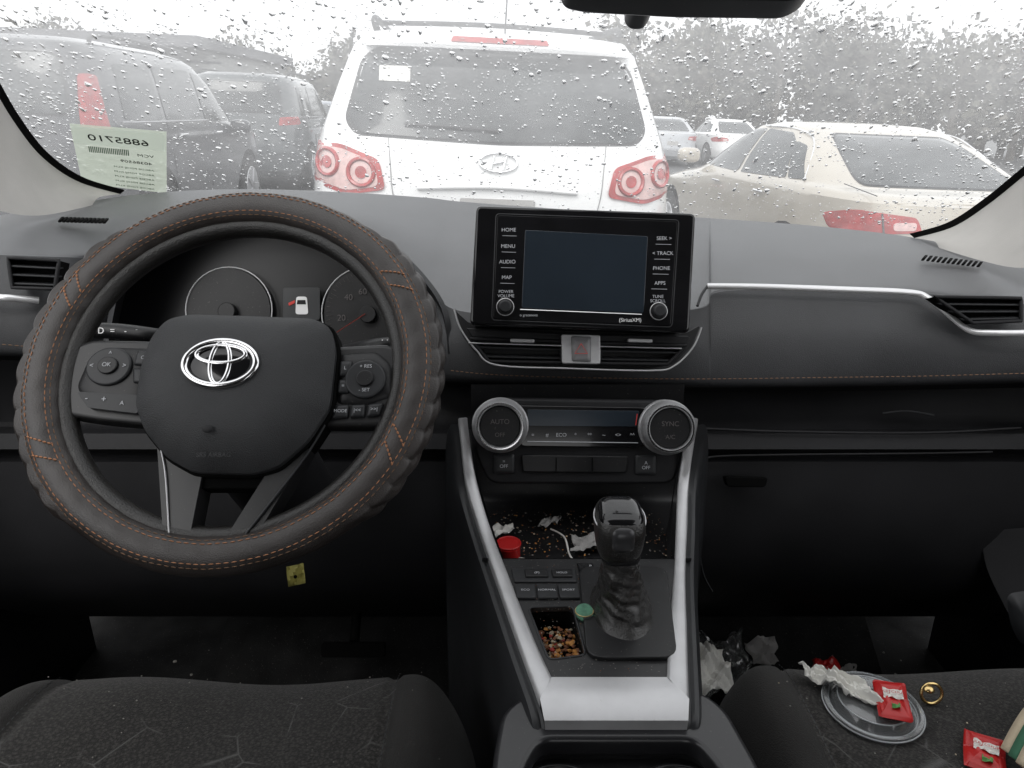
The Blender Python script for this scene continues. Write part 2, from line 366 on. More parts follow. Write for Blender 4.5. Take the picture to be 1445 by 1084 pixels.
pillow('pad_r',W,rnd([(476,500),(530,496),(552,515),(556,560),(520,572),(478,570)],10),.0,.004,m_blk,wh,p=6,eb=-.003)
btn(W,[(480,512),(498,512),(498,534),(480,534)],'L',wh,.004,size=5); btn(W,[(480,538),(496,538),(496,558),(480,558)],'=',wh,.004,size=5)
cyl('cruise_ring',W,518,538,29,.002,.007,m_btn,wh,bevel=.002,ry=27); cyl('cruise_center',W,518,538,12,.006,.0095,m_blk,wh,bevel=.001,ry=11)
text('+ RES',W,518,521,.0078,5,m_txt,wh); text('- SET',W,518,554,.0078,5,m_txt,wh)
btn(W,[(478,572),(497,572),(496,590),(474,592)],'MODE',wh,.002,size=4.5); btn(W,[(500,572),(520,571),(519,589),(499,590)],'|<<',wh,.002,size=5); btn(W,[(523,571),(545,569),(540,587),(522,589)],'>>|',wh,.002,size=5)
# stalks
stk=grp('turn_signal_stalk')
FS=Datum(.80)
tube('stalk',[FS(120,466),FS(170,468),FS(230,476),FS(300,490,-.05)],.0085,m_blk,stk,n=20,seg=14)
cyl('stalk_cap',FS,123,466,9,-.006,.009,m_slv,stk)
for x,s in ((134,'*'),(150,'D'),(166,'='),(184,'-'),(200,'o')): text(s,FS,x,468,.0105,9,m_white,stk)
stk2=grp('wiper_stalk')
tube('stalk',[FS(566,488),FS(530,490),FS(470,496,-.05)],.0095,m_blk,stk2,n=14,seg=14)
for x in (542,549,556): tube('mark',[FS(x,480,.0105),FS(x,496,.0105)],.0007,m_white,stk2,seg=4)
# =================================================================== HEAD UNIT
hu=grp('infotainment_display')
FU=Datum(.84)
prism('housing',FU,rnd([(680,290),(980,301),(971,468),(664,458)],8),-.07,-.008,m_dark,hu,bevel=.003)
prism('bezel',FU,rnd([(672,290),(982,301),(973,470),(663,459)],8),-.02,0,m_gloss,hu,bevel=.003)
tube('bezel_groove',[FU(x,y,.0005) for x,y in rnd([(700,302),(958,311),(948,462),(694,452)],6)],.0007,m_btn,hu,closed=True)
prism('panel',FU,rnd([(702,304),(956,313),(946,460),(696,450)],5),0,.001,m_gloss,hu,bevel=.0005)
prism('screen',FU,rnd([(741,325),(914,334),(908,442),(736,435)],3),.001,.002,m_scr,hu,bevel=.0005)
tube('screen_line',[FU(734,437,.002),FU(905,444,.002)],.0006,m_slb,hu,n=8,seg=5)
for i,(s,x,y) in enumerate((('HOME',718,325),('MENU',717,348),('AUDIO',716,370),('MAP',715,392))):
    text(s,FU,x,y,.0015,5.4,m_txt,hu); tube('key_gap',[FU(x-9,y+8,.0012),FU(x+11,y+8.5,.0012)],.0003,m_txt,hu,seg=4)
for i,(s,x,y) in enumerate((('SEEK >',937,337),('< TRACK',935,358),('PHONE',933,379),('APPS',931,400))):
    text(s,FU,x,y,.0015,5.4,m_txt,hu); tube('key_gap',[FU(x-12,y+8,.0012),FU(x+10,y+8.5,.0012)],.0003,m_txt,hu,seg=4)
text('POWER\nVOLUME',FU,714,415,.0015,4.5,m_txt,hu); text('TUNE\nSCROLL',FU,928,422,.0015,4.5,m_txt,hu)
for x,y in ((713,434),(928,440)):
    cyl('knob_base',FU,x,y,12,0,.006,m_blk,hu,bevel=.0015); cyl('knob',FU,x,y,9,.005,.016,m_btn,hu,bevel=.002)
    tube('knob_ring',[FU(a,b,.006) for a,b in circ(x,y,12)],.0005,m_slv,hu,closed=True,seg=5)
text('(SiriusXM)',FU,889,452,.0015,5.5,m_white,hu); text('o gracenote',FU,746,445,.0015,3.8,m_txt,hu)
# =================================================================== CENTRE VENTS + hazard
cv=grp('center_air_vents')
FV=Datum(.885)
outer=[(640,436),(662,456),(970,470),(990,458),(978,488),(952,514),(920,520),(700,514),(672,500),(652,474)]
prism('surround',FV,rnd(outer,6),-.05,-.004,m_blk,cv,bevel=.002)
vent(Datum(.872),[(664,478),(792,482),(792,512),(690,510)],cv,2)
vent(Datum(.872),[(846,484),(968,488),(942,514),(846,513)],cv,2)
prism('upper_bar_l',Datum(.872),[(658,463),(792,470),(792,480),(666,476)],-.02,.001,m_dark,cv)
prism('upper_bar_r',Datum(.872),[(846,472),(972,474),(968,486),(846,482)],-.02,.001,m_dark,cv)
for x in (737,903): prism('vent_tab',Datum(.866),rnd([(x-17,478),(x+17,479),(x+17,484),(x-17,483)],2),-.01,.004,m_slv,cv,bevel=.0008)
tube('vent_chrome',cat([K(x,y,.868) for x,y in ((641,436),(650,464),(672,494),(700,515),(800,520),(920,523),(952,516),(978,490),(990,462))],60),.0011,m_slv,cv)
tube('vent_top_line',[K(661,484,.866),K(792,488,.866)],.0008,m_slv,cv); tube('vent_top_line2',[K(846,489,.866),K(962,492,.866)],.0008,m_slv,cv)
hz=grp('hazard_light_button')
prism('frame',Datum(.866),rnd([(792,472),(847,473),(847,514),(793,513)],3),-.02,.002,m_slv,hz,bevel=.001)
pillow('key',Datum(.863),rnd([(806,474),(834,475),(834,511),(807,510)],3),0,.003,M('hazard_key',(.22,.22,.225),.4),hz,p=6,rings=5,eb=-.004)
tube('triangle',[Datum(.858)(x,y) for x,y in ((820,485),(829,499),(811,499))],.0006,m_redg,hz,closed=True,seg=5)
# =================================================================== CLIMATE
cl=grp('climate_control_panel')
FK=Datum(.84)
prism('pod',FK,rnd([(664,585),(690,562),(950,566),(974,588),(968,640),(952,684),(690,684),(668,636)],16),-.08,-.006,m_dark,cl,bevel=.003)
prism('glass_panel',FK,rnd([(728,572),(912,575),(908,632),(734,630)],8),-.01,0,m_gloss,cl,bevel=.001)
prism('temp_display',FK,rnd([(744,578),(902,580),(898,602),(746,601)],3),0,.0008,m_scr,cl,bevel=.0002)
tube('temp_mark_r',[FK(899,584,.001),FK(897,600,.001)],.0005,m_redg,cl,seg=4)
for i,s in enumerate(('=','#','ECO','*','**','~','<>','^^')): text(s,FK,752+i*20,614,.001,5.5,m_txt,cl)
tube('key_line',[FK(744,623,.001),FK(900,625,.001)],.0005,m_txt,cl,seg=4)
m_carbon=M('knurled_silver',(.48,.48,.49),.3,metal=.75,bump=1,bscale=1800)
for x,y,s,s2 in ((706,600,'AUTO','OFF'),(940,603,'SYNC','A/C')):
    cyl('knob_collar',FK,x,y,40,-.012,.006,m_slv,cl,bevel=.003,ry=39)
    vs=[];fs=[];n=64
    for r,e in ((38,.006),(36,.020),(33,.025),(29,.026),(28,.018)):
        vs+=[FK(a,b,e) for a,b in circ(x,y,r,n=n)]
    for k in range(4):
        for i in range(n): fs.append((k*n+i,k*n+(i+1)%n,(k+1)*n+(i+1)%n,(k+1)*n+i))
    mk('knob_ring',vs,fs,m_carbon,cl)
    tube('knob_bright_ring',[FK(a,b,.0255) for a,b in circ(x,y,31,n=50)],.0013,m_chrome,cl,closed=True,seg=6)
    cyl('knob_face',FK,x,y,28,.005,.022,m_blk,cl,bevel=.001)
    text(s,FK,x,y-6,.0228,7,m_num,cl); text(s2,FK,x,y+12,.0228,6,m_num,cl)
prism('lower_bar',FK,rnd([(735,642),(888,644),(884,668),(738,667)],4),-.01,-.002,m_blk,cl)
for x in (785,836): tube('bar_gap',[FK(x,646,-.001),FK(x,665,-.001)],.0006,m_void,cl,seg=4)
for x,y,l in ((711,655,'=\nOFF'),(912,657,'A\nOFF')): btn(FK,[(x-15,y-14),(x+15,y-14),(x+15,y+14),(x-15,y+14)],l,cl,-.004,.002,5,r=4)
# =================================================================== CENTRE CONSOLE
co=grp('center_console')
Z0=.93
outL=[(-.060,.765,1.03),(-.058,.762,1.01),(-.052,.745,.962),(-.036,.69,.938),(-.0153,.604,.932),(.0073,.505,.932),(.0213,.449,.930),(.0245,.433,.924)]
inL=[(-.050,.768,1.03),(-.048,.765,1.01),(-.041,.75,.967),(-.024,.69,.940),(-.0023,.604,.9325),(.0190,.515,.9325),(.0310,.4720,.9325)]
outR=[(.207,.765,1.03),(.204,.762,1.0),(.198,.745,.96),(.186,.69,.938),(.1680,.615,.932),(.1516,.535,.932),(.1345,.449,.930),(.1300,.433,.924)]
inR=[(.197,.768,1.03),(.194,.765,1.0),(.187,.75,.962),(.174,.69,.940),(.1570,.615,.9325),(.138,.541,.9325),(.122,.4720,.9325)]
def ribbon(nm,a,b,n=50,lift=.0012):
    A=cat(a,n);B=cat(b,n); q1=[p.lerp(q,.15)+Vector((0,-.0005,lift)) for p,q in zip(A,B)]; q2=[p.lerp(q,.85)+Vector((0,-.0005,lift)) for p,q in zip(A,B)]
    A2=[p-Vector((0,0,.01)) for p in A]; B2=[p-Vector((0,0,.008)) for p in B]
    loft(nm,[A2,A,q1,q2,B,B2],m_slv,co,n=n,angle=75)
ribbon('silver_trim_l',outL[:-1],inL); ribbon('silver_trim_r',outR[:-1],inR)
nb=12
top=[Vector((.031+(.122-.031)*i/(nb-1),.4720,.9325)) for i in range(nb)]
mid=[Vector((.0213+(.1345-.0213)*i/(nb-1),.449,.9325)) for i in range(nb)]
lo=[Vector((.0240+(.1310-.0240)*i/(nb-1),.434,.926)) for i in range(nb)]
lo2=[Vector((.0255+(.1295-.0255)*i/(nb-1),.432,.908)) for i in range(nb)]
loft('silver_band',[[p-Vector((0,0,.008)) for p in top],top,[a.lerp(b,.5)+Vector((0,0,.0006)) for a,b in zip(top,mid)],mid,lo,lo2],m_slv,co,n=30,angle=40)
def plate(nm,outl,holes,z,th,mat,par,bev=.0006):
    c=bpy.data.curves.new(nm,'CURVE'); c.dimensions='2D'; c.fill_mode='BOTH'; c.extrude=th/2; c.bevel_depth=bev; c.bevel_resolution=2
    for poly in [outl]+holes:
        s=c.splines.new('POLY'); s.points.add(len(poly)-1)
        for p,(x,y) in zip(s.points,poly): p.co=(x,y,0,1)
        s.use_cyclic_u=True
    c.materials.append(mat); o=bpy.data.objects.new(nm,c); link(o,par); o.location=(0,0,z-th/2); return o
deck=[(-.012,.642),(-.001,.60),(.008,.556),(.0202,.508),(.030,.474),(.122,.474),(.130,.505),(.141,.556),(.153,.60),(.166,.642)]
pocket=rnd([(.0144,.563),(.0548,.565),(.0610,.500),(.0300,.494)],.006)
m_deck=M('console_deck_plastic',(.020,.020,.021),.38,var=.2,spec=.45,speck=.5)
plate('deck',deck,[pocket],Z0-.0005,.004,m_deck,co)
tube('pocket_rim',[Vector((x,y,Z0)) for x,y in pocket],.0012,m_btn,co,closed=True)
n=len(pocket)
vs=[(x,y,Z0-.001) for x,y in pocket]+[(x*.97+.001,y*.97+.016,Z0-.026) for x,y in pocket]
mk('pocket_wall',vs,[(i,(i+1)%n,n+(i+1)%n,n+i) for i in range(n)]+[tuple(range(n,2*n))],m_void,co)
loft('tray_floor',[[(-.04,.64,.885),(.19,.64,.885)],[(-.05,.80,.888),(.21,.80,.888)],[(-.05,.84,.91),(.21,.84,.91)],[(-.05,.85,1.04),(.21,.85,1.04)]],m_blk,co,n=8,cross=16)
mk('tray_front',[(-.03,.641,.931),(.18,.641,.931),(.18,.641,.88),(-.03,.641,.88)],[(0,1,2,3)],m_dark,co)
loft('tray_wall_l',[[Vector(p)+Vector((.004,0,-.006)) for p in inL[:6]],[Vector(p)+Vector((.006,.01,-.09)) for p in inL[:6]]],m_dark,co,n=20)
loft('tray_wall_r',[[Vector(p)+Vector((-.004,0,-.006)) for p in inR[:6]],[Vector(p)+Vector((-.006,.01,-.09)) for p in inR[:6]]],m_dark,co,n=20)
loft('side_l',[[Vector(p)-Vector((0,0,.006)) for p in outL],[Vector(p)+Vector((-.016,.0,-.05)) for p in outL],[Vector(p)+Vector((-.022,.0,-.4)) for p in outL]],m_btn,co,n=30,cross=12)
loft('side_r',[[Vector(p)-Vector((0,0,.006)) for p in outR],[Vector(p)+Vector((.016,.0,-.05)) for p in outR],[Vector(p)+Vector((.022,.0,-.4)) for p in outR]],m_btn,co,n=30,cross=12)
def DK(x,y,e=0): return Vector((x/1000,y/1000,Z0+e))
def dprism(nm,poly,e0,e1,mat,par,bevel=.0012,r=0):
    return prism(nm,DK,rnd(poly,r) if r else poly,e0,e1,mat,par,bevel=bevel)
def dtext(s,x,y,e,size,par,mat=m_txt):
    F=lambda a,b,c=0: Vector((a/1000,(-b)/1000,Z0+c)); text(s,F,x,-y,e,size,mat,par)
dprism('brake_row',[(-1,622),(62,622),(62,600),(2,600)],-.001,.002,m_btn,co,r=2)
dprism('brake_switch',[(12,618),(34,618),(35,606),(13,606)],.001,.004,m_blk,co,r=1.5); dprism('hold_switch',[(38,618),(58,618),(58,606),(39,606)],.001,.004,m_blk,co,r=1.5)
dtext('(P)',24,611,.0045,3.4,co); dtext('HOLD',48,611,.0045,2.8,co)
for i,s in enumerate(('ECO','NORMAL','SPORT')):
    x=3+i*20; dprism('mode_key',[(x,595),(x+19,595),(x+19.5,574),(x+1,574)],0,.003,m_btn,co,r=1.5); dtext(s,x+9.5,585,.0034,3.0,co)
dprism('prnd_plate',[(64,632),(80,632),(84,586),(68,584)],-.001,.002,m_gloss,co,r=2)
for i,s in enumerate('PRNDS'): dtext(s,77,625-i*8,.0025,3.6,co)
# cup holder box
ch=grp('cup_holder')
rimp=rnd([(-.022,.16),(-.0095,.41),(-.004,.45),(.012,.466),(.150,.470),(.162,.452),(.170,.40),(.184,.16)],.012)
inr=rnd([(-.006,.165),(.004,.40),(.018,.4285),(.137,.4285),(.150,.40),(.166,.165)],.012)
m_rim=M('console_satin_black',(.02,.02,.022),.28,spec=.5,speck=.2)
plate('rim',rimp,[inr],.914,.010,m_rim,ch,bev=.004)
plate('inner_deck',rnd([(-.01,.15),(-.002,.445),(.155,.445),(.18,.15)],.01),[circ(.034,.385,.036,n=40),circ(.120,.385,.036,n=40)],.893,.004,m_blk,ch,bev=.0015)
for cx in (.034,.120):
    vs=[(cx+r*math.cos(2*math.pi*i/40),.385+r*math.sin(2*math.pi*i/40),z) for r,z in ((.036,.893),(.034,.83)) for i in range(40)]
    mk('cup_well',vs,[(i,(i+1)%40,40+(i+1)%40,40+i) for i in range(40)]+[tuple(range(40,80))],m_void,ch)
    tube('well_ring',[Vector((cx+.037*math.cos(a/20*math.pi),.385+.037*math.sin(a/20*math.pi),.8945)) for a in range(40)],.0022,m_rim,ch,closed=True)
n=len(inr); vs=[(x,y,.908) for x,y in inr]+[(x,y,.888) for x,y in inr]
mk('wall',vs,[(i,(i+1)%n,n+(i+1)%n,n+i) for i in range(n)],m_dark,ch)
n=len(rimp); vs=[(x,y,.905) for x,y in rimp]+[(x+(x-.08)*.1,y,.5) for x,y in rimp]
mk('outer_wall',vs,[(i,(i+1)%n,n+(i+1)%n,n+i) for i in range(n)],m_dark,ch)
# =================================================================== SHIFTER
sh=grp('gear_shifter')
plate('boot_frame',rnd([(.066,.622),(.150,.622),(.134,.494),(.062,.494)],.014),[],Z0+.003,.004,m_blk,sh,bev=.001)
NR=64
hs=[(.933,.028,.048,.560,.098),(.938,.026,.042,.560,.098),(.950,.021,.030,.556,.097),(.962,.0185,.024,.553,.096),(.975,.0175,.021,.551,.094),(.988,.0155,.018,.550,.093),(1.000,.0145,.016,.550,.092)]
H=cat([(z,a,b) for z,a,b,_,_ in hs],50); H2=cat([(y,x,0) for *_,y,x in hs],50)
vs=[]
for (z,a,b),(y,x,_) in zip([tuple(v) for v in H],[tuple(v) for v in H2]):
    for i in range(NR):
        t=2*math.pi*i/NR; amp=max(0,math.sin((z-.93)/.07*math.pi))
        k=1+amp*(.05*math.sin(4*t+z*120)+.045*math.sin(7*t-z*190+1)+.035*math.sin(z*430+3*math.sin(t)+t)+.025*math.sin(z*800+5*t))
        vs.append((x+a*k*math.cos(t),y+b*k*math.sin(t),z))
m_boot=M('boot_leather',(.022,.021,.020),.27,bump=.7,bscale=700,var=.25,vscale=40,spec=.75)
mk('boot',vs,[(j*NR+i,j*NR+(i+1)%NR,(j+1)*NR+(i+1)%NR,(j+1)*NR+i) for j in range(49) for i in range(NR)],m_boot,sh,angle=80)
def superb(nm,c,rx,ry,rz,mat,par,n=3.2,u=36,v=24,tilt=0,f=None):
    vs=[];fs=[]
    def s(a,k): return math.copysign(abs(a)**(2/k),a)
    for j in range(v+1):
        ph=-math.pi/2+math.pi*j/v
        for i in range(u):
            th=2*math.pi*i/u
            x=rx*s(math.cos(ph),n)*s(math.cos(th),n); y=ry*s(math.cos(ph),n)*s(math.sin(th),n); z=rz*s(math.sin(ph),n)
            if f: x,y,z=f(x,y,z)
            y,z=y*math.cos(tilt)-z*math.sin(tilt),y*math.sin(tilt)+z*math.cos(tilt)
            vs.append((c[0]+x,c[1]+y,c[2]+z))
    fs=[(j*u+i,j*u+(i+1)%u,(j+1)*u+(i+1)%u,(j+1)*u+i) for j in range(v) for i in range(u)]
    return mk(nm,vs,fs,mat,par,angle=70)
kf=lambda x,y,z:(x*(1+.10*z/.03),y*(1+.1*z/.03),z)
superb('knob',(.0905,.550,1.018),.0205,.026,.024,m_lea,sh,tilt=rad(8),f=kf)
superb('knob_insert',(.0905,.5372,1.0235),.0125,.0160,.0135,M('knob_grey_insert',(.06,.06,.063),.3,metal=.3),sh,tilt=rad(8))
superb('knob_cap',(.0905,.549,1.0245),.019,.022,.0195,m_gloss,sh,tilt=rad(8),f=kf)
superb('knob_neck',(.092,.550,.999),.0175,.019,.008,m_dark,sh)
tube('knob_chrome',[Vector((.0905+.0215*math.cos(a/16*math.pi),.5495+.0265*math.sin(a/16*math.pi),1.031+.004*math.sin(a/16*math.pi))) for a in range(32)],.0007,m_slv,sh,closed=True)
# =================================================================== SEATS
def fabric():
    m=M('seat_fabric',(.02,.02,.02),.95,bump=1,bscale=1000,spec=.15,sheen=.15)
    nt=m.node_tree; b=nt.nodes['Principled BSDF']; tc=nt.nodes.new('ShaderNodeTexCoord')
    mp=nt.nodes.new('ShaderNodeMapping'); mp.inputs['Rotation'].default_value=(0,0,rad(38)); mp.inputs['Scale'].default_value=(1,1,.02)
    nt.links.new(tc.outputs['Object'],mp.inputs['Vector'])
    v=nt.nodes.new('ShaderNodeTexVoronoi'); v.feature='DISTANCE_TO_EDGE'; v.inputs['Scale'].default_value=20
    nt.links.new(mp.outputs['Vector'],v.inputs['Vector'])
    r=nt.nodes.new('ShaderNodeValToRGB'); r.color_ramp.elements[0].position=0; r.color_ramp.elements[1].position=.018
    r.color_ramp.elements[0].color=(1,1,1,1); r.color_ramp.elements[1].color=(0,0,0,1)
    nt.links.new(v.outputs['Distance'],r.inputs['Fac'])
    n=nt.nodes.new('ShaderNodeTexNoise'); n.inputs['Scale'].default_value=22; nt.links.new(tc.outputs['Object'],n.inputs['Vector'])
    r2=nt.nodes.new('ShaderNodeValToRGB'); r2.color_ramp.elements[0].position=.48; r2.color_ramp.elements[1].position=.58
    nt.links.new(n.outputs['Fac'],r2.inputs['Fac'])
    mu=nt.nodes.new('ShaderNodeMath'); mu.operation='MULTIPLY'; nt.links.new(r.outputs['Color'],mu.inputs[0]); nt.links.new(r2.outputs['Color'],mu.inputs[1])
    ck=nt.nodes.new('ShaderNodeTexVoronoi'); ck.inputs['Scale'].default_value=330; nt.links.new(mp.outputs['Vector'],ck.inputs['Vector'])
    rc=nt.nodes.new('ShaderNodeValToRGB'); rc.color_ramp.elements[0].color=(.052,.049,.045,1); rc.color_ramp.elements[1].color=(.018,.017,.016,1); rc.color_ramp.elements[0].position=.1; rc.color_ramp.elements[1].position=.6
    nt.links.new(ck.outputs['Distance'],rc.inputs['Fac'])
    mx=nt.nodes.new('ShaderNodeMixRGB'); nt.links.new(mu.outputs[0],mx.inputs['Fac']); nt.links.new(rc.outputs['Color'],mx.inputs['Color1']); mx.inputs['Color2'].default_value=(.09,.088,.085,1)
    nt.links.new(mx.outputs['Color'],b.inputs['Base Color']); return m
m_fab=fabric(); m_bol=M('seat_bolster',(.020,.019,.018),.9,bump=1,bscale=900,var=.3,vscale=12,spec=.2,sheen=.1,speck=.12)
def seat(cx,hw,front,zt):
    g=grp('car_seat')
    Ls=.62
    def zs(x,y):
        u=abs((x-cx)/hw); v=(y-(front-Ls/2))/(Ls/2)
        ex=(1-min(1,u)**7)**(1/2.6); ey=(1-min(1,abs(v))**9)**(1/2.4)
        z=zt-.16+.16*ex*ey + .018*math.exp(-((u-.80)/.13)**2)*ey - .012*math.exp(-(u/.55)**2) + .004*math.sin(x*23)*math.sin(y*19)
        z-=.006*math.exp(-((u-.66)/.018)**2)
        return z
    nx,ny=110,90; vs=[]
    for j in range(ny):
        for i in range(nx):
            a=-math.cos(math.pi*i/(nx-1)); b=-math.cos(math.pi*j/(ny-1))
            y=front-Ls/2+b*Ls/2; x=cx+a*hw*(1-.07*max(0,b)**8)
            y-= .05*abs(a)**5*max(0,b)
            xx=cx+a*hw; yy=front-Ls/2+b*Ls/2
            vs.append((x,y,zs(xx,yy)))
    fs=[(j*nx+i,j*nx+i+1,(j+1)*nx+i+1,(j+1)*nx+i) for j in range(ny-1) for i in range(nx-1)]
    o=mk('cushion',vs,fs,[m_fab,m_bol],g,angle=80)
    for p in o.data.polygons:
        if abs(p.center.x-cx)/hw>.66 or p.center.y>front-.022: p.material_index=1
    ring=[i for i in range(nx)]+[j*nx+nx-1 for j in range(1,ny)]+[(ny-1)*nx+i for i in range(nx-2,-1,-1)]+[j*nx for j in range(ny-2,0,-1)]
    rv=[Vector(vs[i]) for i in ring]; m=len(rv); v2=rv+[Vector((p.x,p.y,.5)) for p in rv]
    mk('skirt',v2,[(i,(i+1)%m,m+(i+1)%m,m+i) for i in range(m)],m_bol,g)
    for s in (-1,1):
        stitches('seam',[Vector((cx+s*hw*.665,front-.05-k*.01,zs(cx+s*hw*.665,front-.05-k*.01)+.006)) for k in range(45)],m_btn,g,length=.004)
    superb('backrest',(cx,front-.68,zt+.25),hw,.08,.38,m_bol,g,n=4,tilt=rad(-14))
    return zs
zsL=seat(-.270,.245,.625,.858)
zsR=seat(.425,.250,.635,.861)
# =================================================================== FLOOR, doors, roof
fl=grp('car_floor')
mk('carpet',[(-.85,-1.6,.40),(.85,-1.6,.40),(.85,1.3,.40),(-.85,1.3,.40)],[(0,1,2,3)],m_carpet,fl)
mk('firewall',[(-.85,1.28,.40),(.85,1.28,.40),(.85,1.28,1.08),(-.85,1.28,1.08)],[(0,1,2,3)],m_carpet,fl)
mat_pts=[[(-.50,.68,.42),(-.10,.68,.42)],[(-.50,.95,.43),(-.10,.95,.43)],[(-.50,1.1,.52),(-.10,1.1,.52)]]
loft('floor_mat_l',mat_pts,m_carpet,fl,n=8,solid=.008); loft('floor_mat_r',[[(x+.72,y,z) for x,y,z in l] for l in mat_pts],m_carpet,fl,n=8,solid=.008)
pe=grp('brake_pedal')
prism('pad',Datum(1.15),rnd([(455,905),(545,905),(545,925),(455,925)],4),0,.01,m_void,pe); tube('arm',[K(500,905,1.16),K(505,840,1.2)],.008,m_void,pe)
def door(s,nm):
    g=grp(nm); x=s*.80
    loft('panel',[[(x,-1.6,.4),(x,1.15,.4)],[(x,-1.6,.95),(x,1.15,.95)],[(x+.02*s,-1.6,1.10),(x+.02*s,1.15,1.14)]],m_dark,g,n=12,cross=8,solid=.03)
    prism('armrest',lambda a,b,e=0:Vector((x-s*(.03+e),a,b)),rnd([(-.4,.86),(.45,.86),(.52,.93),(-.4,.93)],.03),0,.06,m_dark,g,bevel=.01)
    return g
door(-1,'car_door'); gd=door(1,'car_door')
loft('pocket_edge',[[K(1385,750,.98),K(1392,800,.97),K(1420,860,.95),K(1450,915,.93)],[K(1500,740,.93),K(1500,800,.93),K(1500,860,.92),K(1500,915,.9)]],m_dark,gd,n=16)
pillow('door_handle_recess',Datum(.9),rnd([(1420,838),(1470,830),(1470,915),(1440,910),(1425,880)],12),0,.01,m_btn,gd)
rf=grp('car_roof')
loft('headliner',[[(-.60,-1.6,1.68),(.60,-1.6,1.68)],[(-.62,-.5,1.74),(.62,-.5,1.74)],[(-.62,.3,1.72),(.62,.3,1.72)],[(-.60,.42,1.69),(.60,.42,1.69)]],m_head,rf,n=10,cross=14,solid=.02)
# =================================================================== A PILLARS
def pillar(inner,outer,nm):
    g=grp('windshield_pillar')
    I=[K(*p) for p in inner]; O=[K(*p) for p in outer]
    mid=[(a+b)/2+Vector((0,-.02,.006)) for a,b in zip(I,O)]
    loft('trim',[I,mid,O],m_trimw,g,n=40,cross=14)
    loft('frit_edge',[[p+Vector((0,-.001,.0)) for p in I],[p+Vector((.006*nm,.006,.006)) for p in I]],m_void,g,n=40)
    return g
pillar([(-190,-140,.80),(-90,-10,.90),(-20,105,.97),(20,172,1.04),(60,222,1.11),(110,256,1.18),(170,274,1.24)],
       [(-330,0,.60),(-230,110,.68),(-120,220,.78),(-50,275,.87),(0,298,.94),(60,304,1.03),(130,290,1.15)],1)
pillar([(1640,60,.82),(1560,150,.92),(1490,212,1.0),(1445,248,1.06),(1395,288,1.12),(1345,320,1.16),(1290,336,1.20)],
       [(1800,200,.62),(1700,280,.7),(1600,340,.8),(1510,368,.88),(1440,378,.95),(1385,368,1.02),(1325,350,1.12)],-1)
# =================================================================== WINDSHIELD
ws=grp('windshield')
def glassmat():
    m=bpy.data.materials.new('wet_glass'); m.use_nodes=True; nt=m.node_tree; nt.nodes.clear()
    out=nt.nodes.new('ShaderNodeOutputMaterial'); tr=nt.nodes.new('ShaderNodeBsdfTransparent'); gl=nt.nodes.new('ShaderNodeBsdfGlossy'); tl=nt.nodes.new('ShaderNodeBsdfTranslucent')
    gl.inputs['Roughness'].default_value=.02; tl.inputs['Color'].default_value=(.95,.95,.95,1); tr.inputs['Color'].default_value=(.97,.98,.975,1)
    a=nt.nodes.new('ShaderNodeMixShader'); b=nt.nodes.new('ShaderNodeMixShader'); b.inputs['Fac'].default_value=.035
    tc=nt.nodes.new('ShaderNodeTexCoord'); n=nt.nodes.new('ShaderNodeTexNoise'); n.inputs['Scale'].default_value=7; n.inputs['Detail'].default_value=9; n.inputs['Roughness'].default_value=.7
    nt.links.new(tc.outputs['Object'],n.inputs['Vector'])
    mr=nt.nodes.new('ShaderNodeMapRange'); mr.inputs['From Min'].default_value=.35; mr.inputs['From Max'].default_value=.7; mr.inputs['To Min'].default_value=.10; mr.inputs['To Max'].default_value=.20
    nt.links.new(n.outputs['Fac'],mr.inputs['Value'])
    # film whitens upwards: distance haze over the trees put into the glass
    sp=nt.nodes.new('ShaderNodeSeparateXYZ'); nt.links.new(tc.outputs['Object'],sp.inputs['Vector'])
    m2=nt.nodes.new('ShaderNodeMapRange'); m2.inputs['From Min'].default_value=1.24; m2.inputs['From Max'].default_value=1.44; m2.inputs['To Min'].default_value=0; m2.inputs['To Max'].default_value=.20
    nt.links.new(sp.outputs['Z'],m2.inputs['Value'])
    ad=nt.nodes.new('ShaderNodeMath'); ad.operation='ADD'; nt.links.new(mr.outputs['Result'],ad.inputs[0]); nt.links.new(m2.outputs['Result'],ad.inputs[1])
    nt.links.new(ad.outputs[0],a.inputs['Fac']); nt.links.new(tr.outputs[0],a.inputs[1]); nt.links.new(tl.outputs[0],a.inputs[2])
    nt.links.new(a.outputs[0],b.inputs[1]); nt.links.new(gl.outputs[0],b.inputs[2])
    nt.links.new(b.outputs[0],out.inputs['Surface']); return m
m_glass=glassmat()
def G(x,t):
    y=1.385-.82*t-.10*x*x; z=1.190-.045*x+.4818*t+.02*math.sin(math.pi*t)
    return Vector((x,y,z))
nx,ny=30,20
vs=[G(-1.0+2.0*i/(nx-1),-.16+1.16*j/(ny-1)) for j in range(ny) for i in range(nx)]
mk('glass',vs,[(j*nx+i,j*nx+i+1,(j+1)*nx+i+1,(j+1)*nx+i) for j in range(ny-1) for i in range(nx-1)],m_glass,ws,angle=80)
rd=grp('rain_drops')
bm=bmesh.new(); bmesh.ops.create_icosphere(bm,subdivisions=2,radius=1); bv=[v.co.copy() for v in bm.verts]; bf=[[v.index for v in f.verts] for f in bm.faces]; bm.free()
bm=bmesh.new(); bmesh.ops.create_icosphere(bm,subdivisions=1,radius=1); cv2=[v.co.copy() for v in bm.verts]; cf=[[v.index for v in f.verts] for f in bm.faces]; bm.free()
vs=[];fs=[]
tx=(G(.01,.5)-G(-.01,.5)).normalized(); ty=(G(0,.52)-G(0,.48)).normalized(); tn=tx.cross(ty).normalized()
if tn.z<0: tn=-tn
cnt=0
